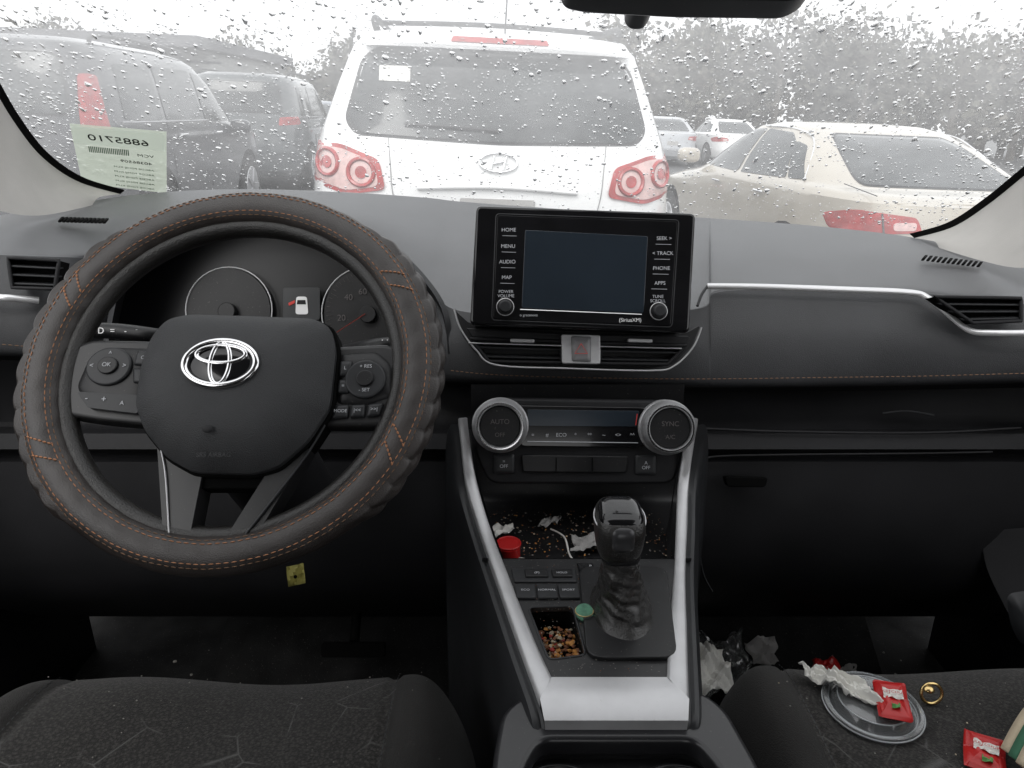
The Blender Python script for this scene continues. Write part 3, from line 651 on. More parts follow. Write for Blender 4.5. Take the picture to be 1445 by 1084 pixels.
while cnt<15500:
    x=random.uniform(-.92,.95); t=random.uniform(0,.66)
    dens=.30+.70*min(1,t*1.9+.2*abs(x))
    edge=.66-.25*(t-.25)**2*4
    if x>edge or x<-.58: dens=1.25
    dens*=.55+.45*math.sin(x*31+2*math.sin(t*23))*math.sin(t*37+x*9)
    if random.random()>dens: continue
    r=min(.0042,.00078*math.exp(random.gauss(.20,.52)))
    p=G(x,t)+tn*(.0006)
    sx=random.uniform(.85,1.2); sy=random.uniform(.85,1.6) if random.random()>.03 else random.uniform(2,4)
    B,Fc=(bv,bf) if r>.0014 else (cv2,cf)
    k=len(vs); a=random.uniform(0,3.1)
    for q in B:
        qx,qy=q.x*sx,q.y*sy; wob=1+.16*math.sin(3*math.atan2(qy,qx)+a)+.06*math.sin(5*math.atan2(qy,qx)-a)
        vs.append(p+tx*(qx*r*wob)+ty*(qy*r*wob)+tn*(q.z*r*.55))
    fs+=[tuple(k+i for i in f) for f in Fc]; cnt+=1
m_drop=bpy.data.materials.new('water'); m_drop.use_nodes=True; nt=m_drop.node_tree; nt.nodes.clear()
o_=nt.nodes.new('ShaderNodeOutputMaterial'); g_=nt.nodes.new('ShaderNodeBsdfGlass'); g_.inputs['IOR'].default_value=1.33; g_.inputs['Roughness'].default_value=0
nt.links.new(g_.outputs[0],o_.inputs['Surface'])
me=bpy.data.meshes.new('drops'); me.from_pydata([tuple(v) for v in vs],[],fs); me.polygons.foreach_set('use_smooth',[True]*len(me.polygons)); me.materials.append(m_drop)
o=bpy.data.objects.new('drops',me); link(o,rd)
# inventory sticker on the inside of the glass
sk=grp('windshield_sticker')
m_stk=MT('sticker_film',(.5,.55,.48),(.55,.6,.50),.75,.75); m_stk2=MT('sticker_white',(.7,.74,.7),(.75,.78,.74),.75,.9)
s0,s1,s2,s3=[G(*q)-tn*.004 for q in ((-.650,.2226),(-.520,.2113),(-.605,.008),(-.728,.035))]
def SF(x,y,e=0):
    u=x/130; v=y/85
    return s0.lerp(s1,u).lerp(s3.lerp(s2,u),v)-tn*e
mk('film',[SF(0,0),SF(130,0),SF(130,85),SF(0,85)],[(0,1,2,3)],m_stk,sk)
mk('label',[SF(2,2,.0012),SF(128,2,.0012),SF(128,24,.0012),SF(2,24,.0012)],[(0,1,2,3)],m_stk2,sk)
m_ink=M('ink',(.01,.015,.01),.8,spec=.1); m_inkg=M('green_ink',(.02,.09,.03),.8,spec=.1)
text('6885710',SF,64,13,.0045,7.6,m_ink,sk,mirror=True)
text('VCM',SF,100,31,.0035,3.6,m_ink,sk,mirror=True); text('40386509',SF,86,41,.0035,3.6,m_ink,sk,mirror=True)
for i in range(22):
    x=20+i*2.6; mk('bar',[SF(x,26,.002),SF(x+1.4,26,.002),SF(x+1.4,34,.002),SF(x,34,.002)],[(0,1,2,3)],m_inkg,sk)
for i in range(5): text('ABCDE FGHIJ KLM',SF,82,50+i*7,.0035,2.3,m_inkg,sk,mirror=True)
# =================================================================== REAR VIEW MIRROR
mi=grp('rear_view_mirror')
prism('housing',Datum(.66),rnd([(780,-105),(1170,-95),(1148,-10),(1120,6),(960,4),(830,-3),(796,-10)],14),-.03,.01,m_blk,mi,bevel=.006)
prism('mount',Datum(.72),rnd([(886,-72),(930,-72),(924,8),(914,22),(896,22),(887,12)],6),-.03,.01,m_blk,mi,bevel=.004)
# =================================================================== LOOSE ITEMS
def crumple(nm,g,c,ax,ay,n,amp,mat,zf=None,seed=1,solid=.0004):
    rng=random.Random(seed); vs=[]
    ph=[rng.uniform(0,6) for _ in range(8)]
    for j in range(n):
        for i in range(n):
            u=i/(n-1)-.5; v=j/(n-1)-.5
            w=1+.18*math.sin(5*v+ph[0])+.1*math.sin(11*v+ph[4])
            p=Vector(c)+Vector(ax)*u*w+Vector(ay)*v*(1+.15*math.sin(6*u+ph[1]))
            p.z+=amp*(math.sin(9*u+ph[2])*math.sin(8*v+ph[3])+.6*abs(math.sin(14*u+10*v+ph[5]))+.35*abs(math.sin(23*v-17*u+ph[6])))
            if zf: p.z=zf(p.x,p.y)+.003+abs(p.z-c[2])
            vs.append(p)
    fs=[(j*n+i,j*n+i+1,(j+1)*n+i+1,(j+1)*n+i) for j in range(n-1) for i in range(n-1)]
    return mk(nm,vs,fs,mat,g,solid=solid,angle=25)
lid=grp('plastic_cup_lid')
cx,cy=.318,.520; zb=zsR(cx,cy)+.004
prof=[(.0405,0),(.0415,.002),(.0405,.005),(.0375,.0055),(.036,.002),(.034,.0015),(.031,.007),(.029,.0095),(.010,.0095),(.0,.0095)]
n=64; vs=[(cx+r*math.cos(2*math.pi*i/n),cy+r*math.sin(2*math.pi*i/n),zb+z) for r,z in prof for i in range(n)]
mk('lid',vs,[(k*n+i,k*n+(i+1)%n,(k+1)*n+(i+1)%n,(k+1)*n+i) for k in range(len(prof)-1) for i in range(n)],m_clear,lid,solid=.0005)
m_le=M('lid_edge',(.75,.78,.8),.15,trans=.5)
for r,z in ((.0415,.003),(.036,.003),(.0295,.0095)):
    tube('lid_ridge',[Vector((cx+r*math.cos(2*math.pi*i/n),cy+r*math.sin(2*math.pi*i/n),zb+z)) for i in range(n)],.0007,m_le,lid,closed=True,seg=6)
m_gp=M('green_print',(.08,.25,.06),.5)
def packet(c,a,l,w,tilt=0):
    g=grp('ketchup_packet')
    F=lambda x,y,e=0: Vector(c)+Vector((math.cos(a),math.sin(a),tilt))*x+Vector((-math.sin(a),math.cos(a),0))*y+Vector((0,0,1))*(e+.0007*math.sin(x*700+y*900)+.0006*math.sin(y*1500-x*400))
    poly=rnd([(-w/2,-l/2),(w/2,-l/2),(w/2*.96,0),(w/2*1.03,l/2),(-w/2,l/2*.97),(-w/2*1.04,0)],.002)
    pillow('foil',F,poly,0,.0045,m_red,g,p=2.5,rings=8,eb=-.0005)
    pillow('foil_back',F,poly,-.0005,-.003,m_red,g,p=2.5,rings=6)
    def pat(nm,x0,x1,y0,y1,e,mat):
        N=8; vs=[F(x0+(x1-x0)*i/N,y0+(y1-y0)*j/N,e) for j in range(N+1) for i in range(N+1)]
        mk(nm,vs,[(j*(N+1)+i,j*(N+1)+i+1,(j+1)*(N+1)+i+1,(j+1)*(N+1)+i) for j in range(N) for i in range(N)],mat,g)
    pat('label',-w*.3,w*.3,-l*.08,l*.16,.0052,m_paper); pat('label_green',-w*.1,w*.15,-l*.32,-l*.18,.0048,m_gp)
    text('KETCHUP',lambda x,y,e=0:Vector(c)+Vector((math.cos(a),math.sin(a),tilt))*x/1000+Vector((-math.sin(a),math.cos(a),0))*(-y/1000)+Vector((0,0,e)),0,-l*40,.0070,3.0,m_red,g)
packet((.330,.513,zb+.016),rad(-18),.047,.026,.1)
packet((.388,.470,zsR(.388,.470)+.006),rad(-30),.045,.03)
nk=grp('paper_napkin'); crumple('napkin',nk,(.296,.538,.87),(.034,-.012,.0),(-.030,.052,0),26,.006,m_paper,seed=4,zf=lambda x,y:max(zsR(x,y)+.004,zb+.008 if (x-cx)**2+(y-cy)**2<.0017 else 0))
nk=grp('paper_napkin'); crumple('napkin',nk,(.28,.86,.60),(.06,0,.0),(.01,.06,.03),22,.008,m_paper,seed=9)
rg=grp('finger_ring')
c=Vector((.379,.536,zsR(.379,.536)+.011))
tube('band',[c+Vector((.0095*math.cos(a),.0030*math.sin(a),.0085*math.sin(a))) for a in [2*math.pi*i/40 for i in range(40)]],.0016,m_gold,rg,closed=True)
superb('stone',(c.x-.006,c.y-.004,c.z+.008),.005,.004,.003,m_gold,rg,n=2)
cb=grp('striped_cloth'); m_cs=M('cream_cloth',(.5,.42,.3),.9,bump=.8,bscale=500); m_cg2=M('green_stripe',(.04,.14,.08),.9); m_co=M('orange_stripe',(.5,.14,.04),.9)
for k,mm in enumerate((m_cs,m_cg2,m_cs,m_co,m_cs,m_cg2)):
    a=[Vector((.398+.10*t,.468+.028*math.sin(t*2.4)-.009*k+.02*t,zsR(.42,.45)+.016+.02*math.sin(t*3)+.002*k)) for t in [i/8 for i in range(9)]]
    b=[p+Vector((.002,-.0092,.0022)) for p in a]
    loft('stripe',[a,b],mm,cb,n=24,solid=.002)
cap=grp('bottle_cap')
c=(-.004,.705)
tube('cap_wall',[Vector((c[0],c[1],.890)),Vector((c[0],c[1]-.002,.908))],.0130,m_red,cap,seg=28); tube('cap_lip',[Vector((c[0]+.013*math.cos(a),c[1]+.013*math.sin(a),.908)) for a in [2*math.pi*i/30 for i in range(30)]],.0013,m_red,cap,closed=True)
tk=grp('coin'); cc=Vector((.0640,.5500,.934)); 
tube('disc',[cc,cc+Vector((0,-.001,.0018))],.0080,m_coin,tk,seg=30); tube('disc_edge',[cc+Vector((.008*math.cos(a),.008*math.sin(a),.002)) for a in [2*math.pi*i/30 for i in range(30)]],.0006,M('brass',(.5,.4,.2),.4,metal=.8),tk,closed=True)
st=grp('straw_wrapper')
tube('wrap',[(.005,.70,.893),(.03,.69,.894),(.06,.695,.893),(.07,.675,.894)],.0016,m_paper,st,n=20,seg=6,flat=.4)
tube('wrap2',[(.045,.76,.893),(.06,.74,.894),(.065,.70,.893),(.085,.68,.894)],.001,m_paper,st,n=20,seg=6,flat=.4)
tube('wrap3',[(.01,.68,.896),(.05,.665,.896)],.0022,m_red,st,n=6,seg=8)
tube('wrap4',[(.02,.66,.893),(.045,.672,.894),(.07,.662,.893)],.0013,m_paper,st,n=12,seg=6,flat=.4)
m_rc=M('grey_receipt',(.35,.34,.33),.8)
for q in (((-.015,.75,.895),(.03,.01,0),(0,.02,0),12,.004,m_paper,3),((.085,.73,.893),(.035,.01,0),(0,.03,0),12,.003,m_rc,6),((.045,.775,.893),(.022,.01,0),(0.004,.016,0),10,.003,m_rc,16),
          ((.42,1.02,.50),(.05,.01,0),(0,.04,.02),12,.004,m_rc,31),((.56,1.0,.47),(.03,.01,0),(.01,.03,.01),12,.004,m_rc,32),((.38,.88,.45),(.03,.015,0),(0,.02,0),10,.003,m_rc,33)):
    sc1=grp('paper_scrap'); crumple('scrap',sc1,q[0],q[1],q[2],q[3],q[4],q[5],seed=q[6])
tg=grp('yellow_tag')
n=6; vs=[K(404+24*i/n+3*j/n,800+28*j/n-5*i/n,.74+.004*math.sin(i+j)) for j in range(n+1) for i in range(n+1)]
mk('tag',vs,[(j*(n+1)+i,j*(n+1)+i+1,(j+1)*(n+1)+i+1,(j+1)*(n+1)+i) for j in range(n) for i in range(n)],m_yel,tg,solid=.0008)
cyl('tag_hole',Datum(.735),417,814,2.5,0,.0005,m_void,tg,bevel=0)
cr=grp('food_crumbs')
mats=[M('crumb_orange',(.50,.22,.05),.7),M('crumb_brown',(.20,.08,.035),.8),M('crumb_cream',(.5,.42,.3),.8),M('crumb_red',(.35,.03,.02),.6),M('dust_fleck',(.22,.21,.19),.9)]
def crumbs(nm,N,gen,size,pal):
    vs=[];fs=[];mi_=[]
    for _ in range(N):
        p=Vector(gen()); s=size*random.uniform(.4,1.6); k=len(vs); M_=random.choice(pal)
        for q in cv2[:]: vs.append(p+Vector((q.x*s*random.uniform(.6,1.3),q.y*s*random.uniform(.6,1.3),q.z*s*.6*random.uniform(.6,1.2))))
        for f in cf: fs.append(tuple(k+i for i in f)); mi_.append(M_)
    o=mk(nm,vs,fs,mats,cr,angle=30)
    o.data.polygons.foreach_set('material_index',mi_)
def gp():
    v=random.random(); u=random.random(); y=.498+.06*v; return (.030-.012*v+(.030+.006*v)*u,y,Z0-.022+random.random()*.006)
crumbs('pocket_crumbs',230,gp,.0019,[0,0,0,1,1,2,2,3,1])
crumbs('deck_flecks',420,lambda:(lambda y:(.02+.10*random.random(),y,Z0+.0008))(.48+.15*random.random()),.0004,[4,4,1])
crumbs('tray_crumbs',650,lambda:(random.uniform(-.03,.18),random.uniform(.65,.82),.888+.0005),.0009,[4,4,1,2,0])
crumbs('seat_flecks_l',50,lambda:(lambda x,y:(x,y,zsL(x,y)+.0012))(random.uniform(-.45,-.05),random.uniform(.42,.6)),.0006,[4,4])
crumbs('seat_flecks_r',60,lambda:(lambda x,y:(x,y,zsR(x,y)+.0012))(random.uniform(.22,.6),random.uniform(.42,.6)),.0006,[4,4,2])
crumbs('floor_litter',600,lambda:(random.uniform(-.6,.7),random.uniform(.65,1.1),.44),.0022,[4,4,1])
sc1=grp('candy_wrapper'); crumple('foil',sc1,(.48,.92,.55),(.04,.01,0),(0,.03,0.01),12,.005,m_red,seed=13)
pb=grp('plastic_bag'); crumple('bag',pb,(.33,.98,.50),(.10,0,.0),(.01,.09,.05),24,.012,m_clear,seed=21)

# =================================================================== OUTSIDE: vehicles
def paint(nm,c,rough=.3,metal=0,var=.04): return M(nm,c,rough,metal=metal,var=var,vscale=4,coat=.8)
m_tyre=M('tyre_rubber',(.02,.02,.02),.85,bump=.6,bscale=60); m_alloy=M('alloy_wheel',(.45,.45,.46),.35,metal=.8)
m_cg=M('car_glass',(.03,.035,.037),.06,spec=.5,var=.3,vscale=5); m_tail=M('tail_lens',(.36,.025,.025),.2,coat=.3,var=.25,vscale=20); m_lens=M('clear_lens',(.62,.42,.40),.15,coat=.4,var=.15)
m_pl=M('bumper_plastic',(.04,.04,.042),.6,var=.1)
def carbuild(nm,keys,length,body,n=5.0,rearglass=None,sidewin=(),lamps=(),wheels=(.95,3.65),wr=.35,loc=(0,0),yaw=0,extras=None,zs_=1.0,xs_=1.0):
    g=grp(nm,cab=False)
    def ip(z):
        if z<=keys[0][0]: return keys[0][1:]
        for a,b in zip(keys,keys[1:]):
            if z<=b[0]:
                t=(z-a[0])/(b[0]-a[0]); return tuple(a[i]+(b[i]-a[i])*t for i in (1,2,3))
        return keys[-1][1:]
    zs=[]
    for a,b in zip(keys,keys[1:]):
        for k in range(3): zs.append(a[0]+(b[0]-a[0])*k/3)
    zs.append(keys[-1][0]); NC=120
    vs=[];fs=[]
    for z in zs:
        w,r,f=ip(z); cy=(r+f)/2; hl=(f-r)/2
        for i in range(NC):
            t=2*math.pi*i/NC; c,s=math.cos(t),math.sin(t)
            vs.append((w*math.copysign(abs(c)**(2/n),c),cy+hl*math.copysign(abs(s)**(2/n),s),z))
    for j in range(len(zs)-1):
        for i in range(NC): fs.append((j*NC+i,j*NC+(i+1)%NC,(j+1)*NC+(i+1)%NC,(j+1)*NC+i))
    fs.append(tuple(range((len(zs)-1)*NC,len(zs)*NC))); fs.append(tuple(range(NC)))
    mk('body',vs,fs,body,g,angle=30)
    def PR(x,z,e=0):
        w,r,f=ip(z); cy=(r+f)/2; hl=(f-r)/2; q=min(1,abs(x/w))**n
        return Vector((x,cy-hl*(1-q)**(1/n)-e,z))
    def PS(sg):
        def f_(y,z,e=0):
            w,r,f=ip(z); cy=(r+f)/2; hl=(f-r)/2; q=min(1,abs((y-cy)/hl))**n
            return Vector((sg*(w*(1-q)**(1/n)+e),y,z))
        return f_
    def patch(nm2,F,poly,e,mat,rr=.03,rings=8):
        P=rnd(poly,rr,4)
        D=[]
        for a,b in zip(P,P[1:]+P[:1]):
            L=math.dist(a,b); k=max(1,int(L/.06))
            for i in range(k): D.append((a[0]+(b[0]-a[0])*i/k,a[1]+(b[1]-a[1])*i/k))
        m=len(D); cx=sum(p[0] for p in D)/m; cy=sum(p[1] for p in D)/m
        vs=[F(x,z,-.01) for x,z in D]
        for k in range(rings):
            s=1-k/rings; vs+=[F(cx+(x-cx)*s,cy+(z-cy)*s,e) for x,z in D]
        vs.append(F(cx,cy,e)); R=rings+1
        fs=[(k*m+i,k*m+(i+1)%m,(k+1)*m+(i+1)%m,(k+1)*m+i) for k in range(R-1) for i in range(m)]+[((R-1)*m+i,(R-1)*m+(i+1)%m,R*m) for i in range(m)]
        mk(nm2,vs,fs,mat,g,angle=50)
    if rearglass:
        patch('rear_window_seal',PR,[(x*1.03,z+(.012 if z>1.3 else -.012)) for x,z in rearglass],.004,m_pl,rr=.07)
        patch('rear_window',PR,rearglass,.009,m_cg,rr=.06)
    for sg in (-1,1):
        for k,w in enumerate(sidewin): patch('side_window',PS(sg),w,.006,m_cg)
        for poly,mat,e in lamps: patch('tail_lamp',PR,[(x*sg,z) for x,z in (poly if sg>0 else poly[::-1])],e,mat,rr=.03)
        for y in wheels:
            x=sg*(max(k[1] for k in keys)-.10)
            FW=lambda a,b,e=0: Vector((x+sg*e,y+a,wr+b))
            patch('wheel_arch',PS(sg),[(y+ (wr+.07)*math.cos(a),max(.2,wr+(wr+.07)*math.sin(a))) for a in [2*math.pi*i/24 for i in range(24)]],.004,m_void,rr=0.001)
            prism('tyre',FW,circ(0,0,wr,n=36),-.1,.11,m_tyre,g,bevel=.025)
            prism('wheel_disc',FW,circ(0,0,wr*.64,n=30),.08,.118,m_alloy,g,bevel=.01)
            for k in range(5):
                a=2*math.pi*k/5; prism('spoke',FW,[(wr*.1*math.cos(a+1.5),wr*.1*math.sin(a+1.5)),(wr*.1*math.cos(a-1.5),wr*.1*math.sin(a-1.5)),(wr*.6*math.cos(a-.12),wr*.6*math.sin(a-.12)),(wr*.6*math.cos(a+.12),wr*.6*math.sin(a+.12))],.115,.13,m_alloy,g,bevel=.004)
        my=length-1.55
        w,_,_=ip(1.08)
        superb('door_mirror',(sg*(w+.11),my,1.08),.11,.07,.075,body,g,n=3)
    if extras: extras(g,PR,PS,patch,ip)
    g.matrix_world=Matrix.Translation((loc[0],loc[1],0))@Matrix.Rotation(yaw,4,'Z')@Matrix.Diagonal((xs_,1,zs_,1))
    return g
suv=[(.22,.80,.12,4.48),(.32,.89,.03,4.60),(.55,.93,.0,4.65),(.72,.935,.01,4.64),(.79,.932,.05,4.60),(.82,.928,.075,4.57),(.95,.92,.085,4.42),(1.02,.91,.095,4.1),(1.08,.90,.11,3.65),(1.16,.885,.135,3.5),(1.24,.86,.17,3.35),(1.45,.785,.29,2.95),(1.60,.725,.38,2.6),(1.645,.70,.37,2.5),(1.69,.65,.40,2.35),(1.72,.54,.52,2.1),(1.735,.3,.8,1.8)]
def suvx(g,PR,PS,patch,ip):
    patch('spoiler',PR,[(-.62,1.625),(.62,1.625),(.58,1.70),(-.58,1.70)],.075,P_white,rr=.03)
    patch('brake_light',PR,[(-.22,1.655),(.22,1.655),(.21,1.680),(-.21,1.680)],.082,m_tail,rr=.008,rings=3)
    tube('rear_wiper',[PR(.0,1.265,.02),PR(-.15,1.275,.025),PR(-.42,1.28,.02)],.006,m_pl,g,n=12)
    m_sg=M('seam_grey',(.3,.3,.3),.8)
    for s in (-1,1): tube('hatch_seam',[PR(s*x,z,.002) for x,z in ((.49,1.22),(.48,1.10),(.47,.98),(.44,.84))],.0025,m_sg,g,n=16,seg=6)
    tube('plate_garnish',[PR(-.36,1.00,.012),PR(0,1.015,.015),PR(.36,1.00,.012)],.010,P_white,g,n=12)
    tube('bumper_seam',[PR(x,.80,.004) for x in (-.8,-.4,0,.4,.8)],.005,m_pl,g,n=20,seg=6)
    tube('emblem',[PR(.085*math.cos(a),1.125+.042*math.sin(a),.012) for a in [2*math.pi*i/30 for i in range(30)]],.005,m_chrome,g,closed=True)
    tube('emblem_h',[PR(-.035,1.095,.012),PR(-.02,1.155,.012)],.005,m_chrome,g); tube('emblem_h2',[PR(.02,1.095,.012),PR(.035,1.155,.012)],.005,m_chrome,g); tube('emblem_h3',[PR(-.03,1.118,.012),PR(.03,1.132,.012)],.005,m_chrome,g)
    patch('plate',PR,[(-.17,.84),(.17,.84),(.17,.96),(-.17,.96)],.006,m_rc,rr=.01,rings=3)
    patch('bumper_step',PR,[(-.75,.62),(.75,.62),(.8,.50),(-.8,.50)],.006,m_pl)
    for s in (-1,1):
        tube('roof_rail',[Vector((s*.56,.50,1.70)),Vector((s*.58,.70,1.775)),Vector((s*.58,2.2,1.785)),Vector((s*.56,2.45,1.71))],.016,m_pl,g,n=30)
        pale=[(.53,1.00),(.68,.975),(.862,1.015),(.84,1.168),(.70,1.162),(.55,1.108)]
        patch('tail_lamp_lens',PR,[(s*x,z) for x,z in (pale if s>0 else pale[::-1])],.0155,m_lens,rr=.03)
        for cxx,cz in ((.775,1.095),(.61,1.060)):
            tube('lamp_ring',[PR(s*cxx+.058*math.cos(a),cz+.060*math.sin(a),.019) for a in [2*math.pi*i/28 for i in range(28)]],.010,m_tail,g,closed=True,seg=6)
            patch('lamp_core',PR,[(s*cxx+.026*math.cos(a),cz+.028*math.sin(a)) for a in [2*math.pi*i/16 for i in range(16)]],.021,m_tail,rr=.001,rings=3)
    tube('cross_bar',[Vector((-.58,1.0,1.785)),Vector((0,1.0,1.80)),Vector((.58,1.0,1.785))],.014,m_pl,g,n=12)
    tube('antenna',[Vector((.05,.85,1.72)),Vector((.05,.72,1.95))],.004,m_pl,g)
    patch('sticker',PR,[(-.54,1.47),(-.40,1.47),(-.40,1.54),(-.54,1.54)],.012,m_paper,rr=.004,rings=3)
P_white=paint('white_paint',(.78,.78,.78))
YAW=rad(5)
carbuild('parked_suv',suv,4.65,P_white,n=6.5,rearglass=[(-.62,1.235),(0,1.215),(.62,1.235),(.675,1.30),(.61,1.56),(.54,1.615),(0,1.63),(-.54,1.615),(-.61,1.56),(-.675,1.30)],
    sidewin=[[(.75,1.17),(1.35,1.15),(1.45,1.58),(.85,1.56)],[(1.43,1.15),(2.35,1.12),(2.35,1.58),(1.52,1.59)],[(2.43,1.12),(3.2,1.10),(2.65,1.56),(2.43,1.57)]],
    lamps=[([(.50,.985),(.68,.955),(.885,1.00),(.86,1.185),(.70,1.18),(.53,1.12)],m_tail,.012)],loc=(-.10,3.56),yaw=YAW,extras=suvx,xs_=1.06)
dk=[(.25,.85,.12,4.45),(.35,.92,.03,4.62),(.6,.95,.0,4.65),(.78,.95,.02,4.62),(1.0,.945,.06,4.5),(1.06,.93,.07,4.2),(1.12,.92,.08,3.6),(1.25,.89,.10,3.45),(1.5,.83,.17,3.1),(1.66,.78,.24,2.8),(1.72,.72,.3,2.6),(1.76,.6,.42,2.3),(1.775,.3,.8,2.0)]
P_blk=paint('black_paint',(.022,.024,.03)); P_gr=paint('charcoal_paint',(.05,.058,.062)); P_be=paint('beige_paint',(.46,.42,.36),metal=.15); P_sl=paint('silver_paint',(.40,.41,.43),metal=.3); P_bl=paint('blue_paint',(.07,.09,.13))
dkw=[[(.55,1.17),(1.25,1.16),(1.3,1.60),(.65,1.59)],[(1.33,1.16),(2.25,1.15),(2.25,1.61),(1.38,1.61)],[(2.33,1.15),(3.3,1.14),(2.85,1.56),(2.33,1.60)]]
dkg=[(-.66,1.20),(.66,1.20),(.60,1.60),(.5,1.63),(-.5,1.63),(-.60,1.60)]
m_seam=M('seam_dark',(.01,.01,.01),.9)
def dkx(g,PR,PS,patch,ip):
    for s in (-1,1):
        tube('roof_rail',[Vector((s*.66,.6,1.74)),Vector((s*.68,.8,1.80)),Vector((s*.68,2.3,1.80)),Vector((s*.66,2.5,1.74))],.016,m_pl,g,n=20)
        tube('door_seam',[PS(s)(1.31,1.14,.003),PS(s)(1.33,.8,.003),PS(s)(1.4,.5,.003)],.005,m_seam,g,seg=5); tube('door_seam',[PS(s)(2.3,1.14,.003),PS(s)(2.3,.5,.003)],.005,m_seam,g,seg=5)
        for y in (1.5,2.5): tube('door_handle',[PS(s)(y,1.03,.02),PS(s)(y+.18,1.03,.02)],.012,m_chrome,g,seg=6)
        tube('belt_chrome',[PS(s)(y,1.15,.008) for y in (.5,1.2,2.2,3.3)],.008,m_alloy,g,n=20,seg=6)
    patch('plate',PR,[(-.17,.84),(.17,.84),(.17,.96),(-.17,.96)],.006,m_rc,rr=.01,rings=3)
carbuild('parked_suv',dk,4.65,P_blk,n=6,rearglass=dkg,sidewin=dkw,lamps=[([(.735,1.02),(.875,1.02),(.775,1.50),(.70,1.50)],m_tail,.012)],wr=.37,loc=(-4.08,5.75),yaw=rad(3),extras=dkx)
carbuild('parked_suv',dk,4.65,P_gr,rearglass=dkg,sidewin=dkw,lamps=[([(.60,1.02),(.87,1.04),(.85,1.16),(.62,1.14)],m_tail,.012)],loc=(-4.35,11.9),yaw=YAW,extras=dkx)
sed=[(.20,.80,.15,4.65),(.30,.88,.04,4.76),(.50,.915,.0,4.80),(.68,.918,.03,4.76),(.80,.915,.05,4.6),(.90,.905,.07,4.0),(.96,.895,.09,3.55),(1.00,.875,.22,3.40),(1.03,.85,.55,3.3),(1.15,.80,.85,3.05),(1.30,.71,1.20,2.75),(1.40,.63,1.50,2.5),(1.44,.5,1.7,2.3),(1.455,.25,1.9,2.1)]
sedw=[[(.98,1.04),(1.18,1.03),(1.45,1.30),(1.30,1.27)],[(1.22,1.03),(2.05,1.01),(2.08,1.38),(1.62,1.36),(1.42,1.28)],[(2.12,1.01),(3.1,1.02),(2.72,1.28),(2.45,1.37),(2.12,1.38)]]
def sedx(g,PR,PS,patch,ip):
    for s in (-1,1):
        tube('window_chrome',[PS(s)(y,z,.012) for y,z in ((.95,1.03),(1.3,1.30),(1.6,1.385),(2.1,1.40),(2.5,1.38),(2.8,1.27),(3.15,1.01))],.007,m_chrome,g,n=40,seg=6)
        tube('trunk_seam',[Vector((s*.70,.22,1.003)),Vector((s*.72,.6,1.045))],.003,m_seam,g,seg=5)
        for y in (1.4,2.35): tube('door_handle',[PS(s)(y,.90,.02),PS(s)(y+.18,.90,.02)],.010,m_chrome,g,seg=6)
        tube('lamp_split',[PR(s*.66,.765,.016),PR(s*.68,.90,.016)],.006,m_pl,g,seg=5)
        patch('reverse_lamp',PR,[(s*.50,.81),(s*.62,.80),(s*.62,.85),(s*.50,.86)],.016,m_lens,rr=.02,rings=3)
    tube('trunk_edge',[PR(-.6,.965,.004),PR(0,.975,.006),PR(.6,.965,.004)],.006,P_be,g,n=16)
    patch('plate',PR,[(-.17,.62),(.17,.62),(.17,.74),(-.17,.74)],.006,m_rc,rr=.01,rings=3)
sedg=[(-.60,1.045),(.60,1.045),(.50,1.30),(.44,1.36),(-.44,1.36),(-.50,1.30)]
sl_=[([(.46,.80),(.84,.75),(.86,.86),(.78,.91),(.50,.89)],m_tail,.012)]
carbuild('parked_sedan',sed,4.8,P_be,n=5,rearglass=sedg,sidewin=sedw,lamps=sl_,wheels=(.98,3.8),wr=.33,loc=(2.93,4.62),yaw=rad(6),extras=sedx,zs_=.955)
for x,y,P,yw in ((-3.0,19,P_sl,0),(-5.6,20,P_bl,5),(4.6,24,P_sl,0),(6.9,24.5,P_white,3),(9.3,24,P_gr,-3),(13.5,26,P_bl,0),(-9.5,22,P_sl,0),(-8.0,12.2,P_sl,4)):
    carbuild('parked_sedan',sed,4.8,P,n=4.2,rearglass=sedg,sidewin=sedw,lamps=sl_,wheels=(.98,3.8),wr=.33,loc=(x,y),yaw=rad(yw),extras=sedx)
hd=grp('car_hood')
loft('hood',[[(-.78,1.50,1.09),(.78,1.50,1.07)],[(-.76,2.0,1.06),(.76,2.0,1.04)],[(-.70,2.45,.97),(.70,2.45,.95)],[(-.66,2.52,.7),(.66,2.52,.7)]],P_gr,hd,n=16,cross=16)
# ground
mg=M('wet_asphalt',(.055,.055,.056),.45,bump=1,bscale=90,var=.35,vscale=.8)
g=bpy.data.meshes.new('ground'); g.from_pydata([(-400,-60,0),(400,-60,0),(400,500,0),(-400,500,0)],[],[(0,1,2,3)]); g.materials.append(mg)
o=bpy.data.objects.new('asphalt_ground',g); scene.collection.objects.link(o)
mline=M('painted_line',(.6,.6,.58),.7,var=.2,vscale=6)
pl=grp('parking_markings',cab=False)
for x in (-7.0,-4.9-.4,-1.55,1.35,4.2,7.0):
    mk('line',[(x-.05,3.4,.004),(x+.05,3.4,.004),(x+.05-.45,8.8,.004),(x-.05-.45,8.8,.004)],[(0,1,2,3)],mline,pl)
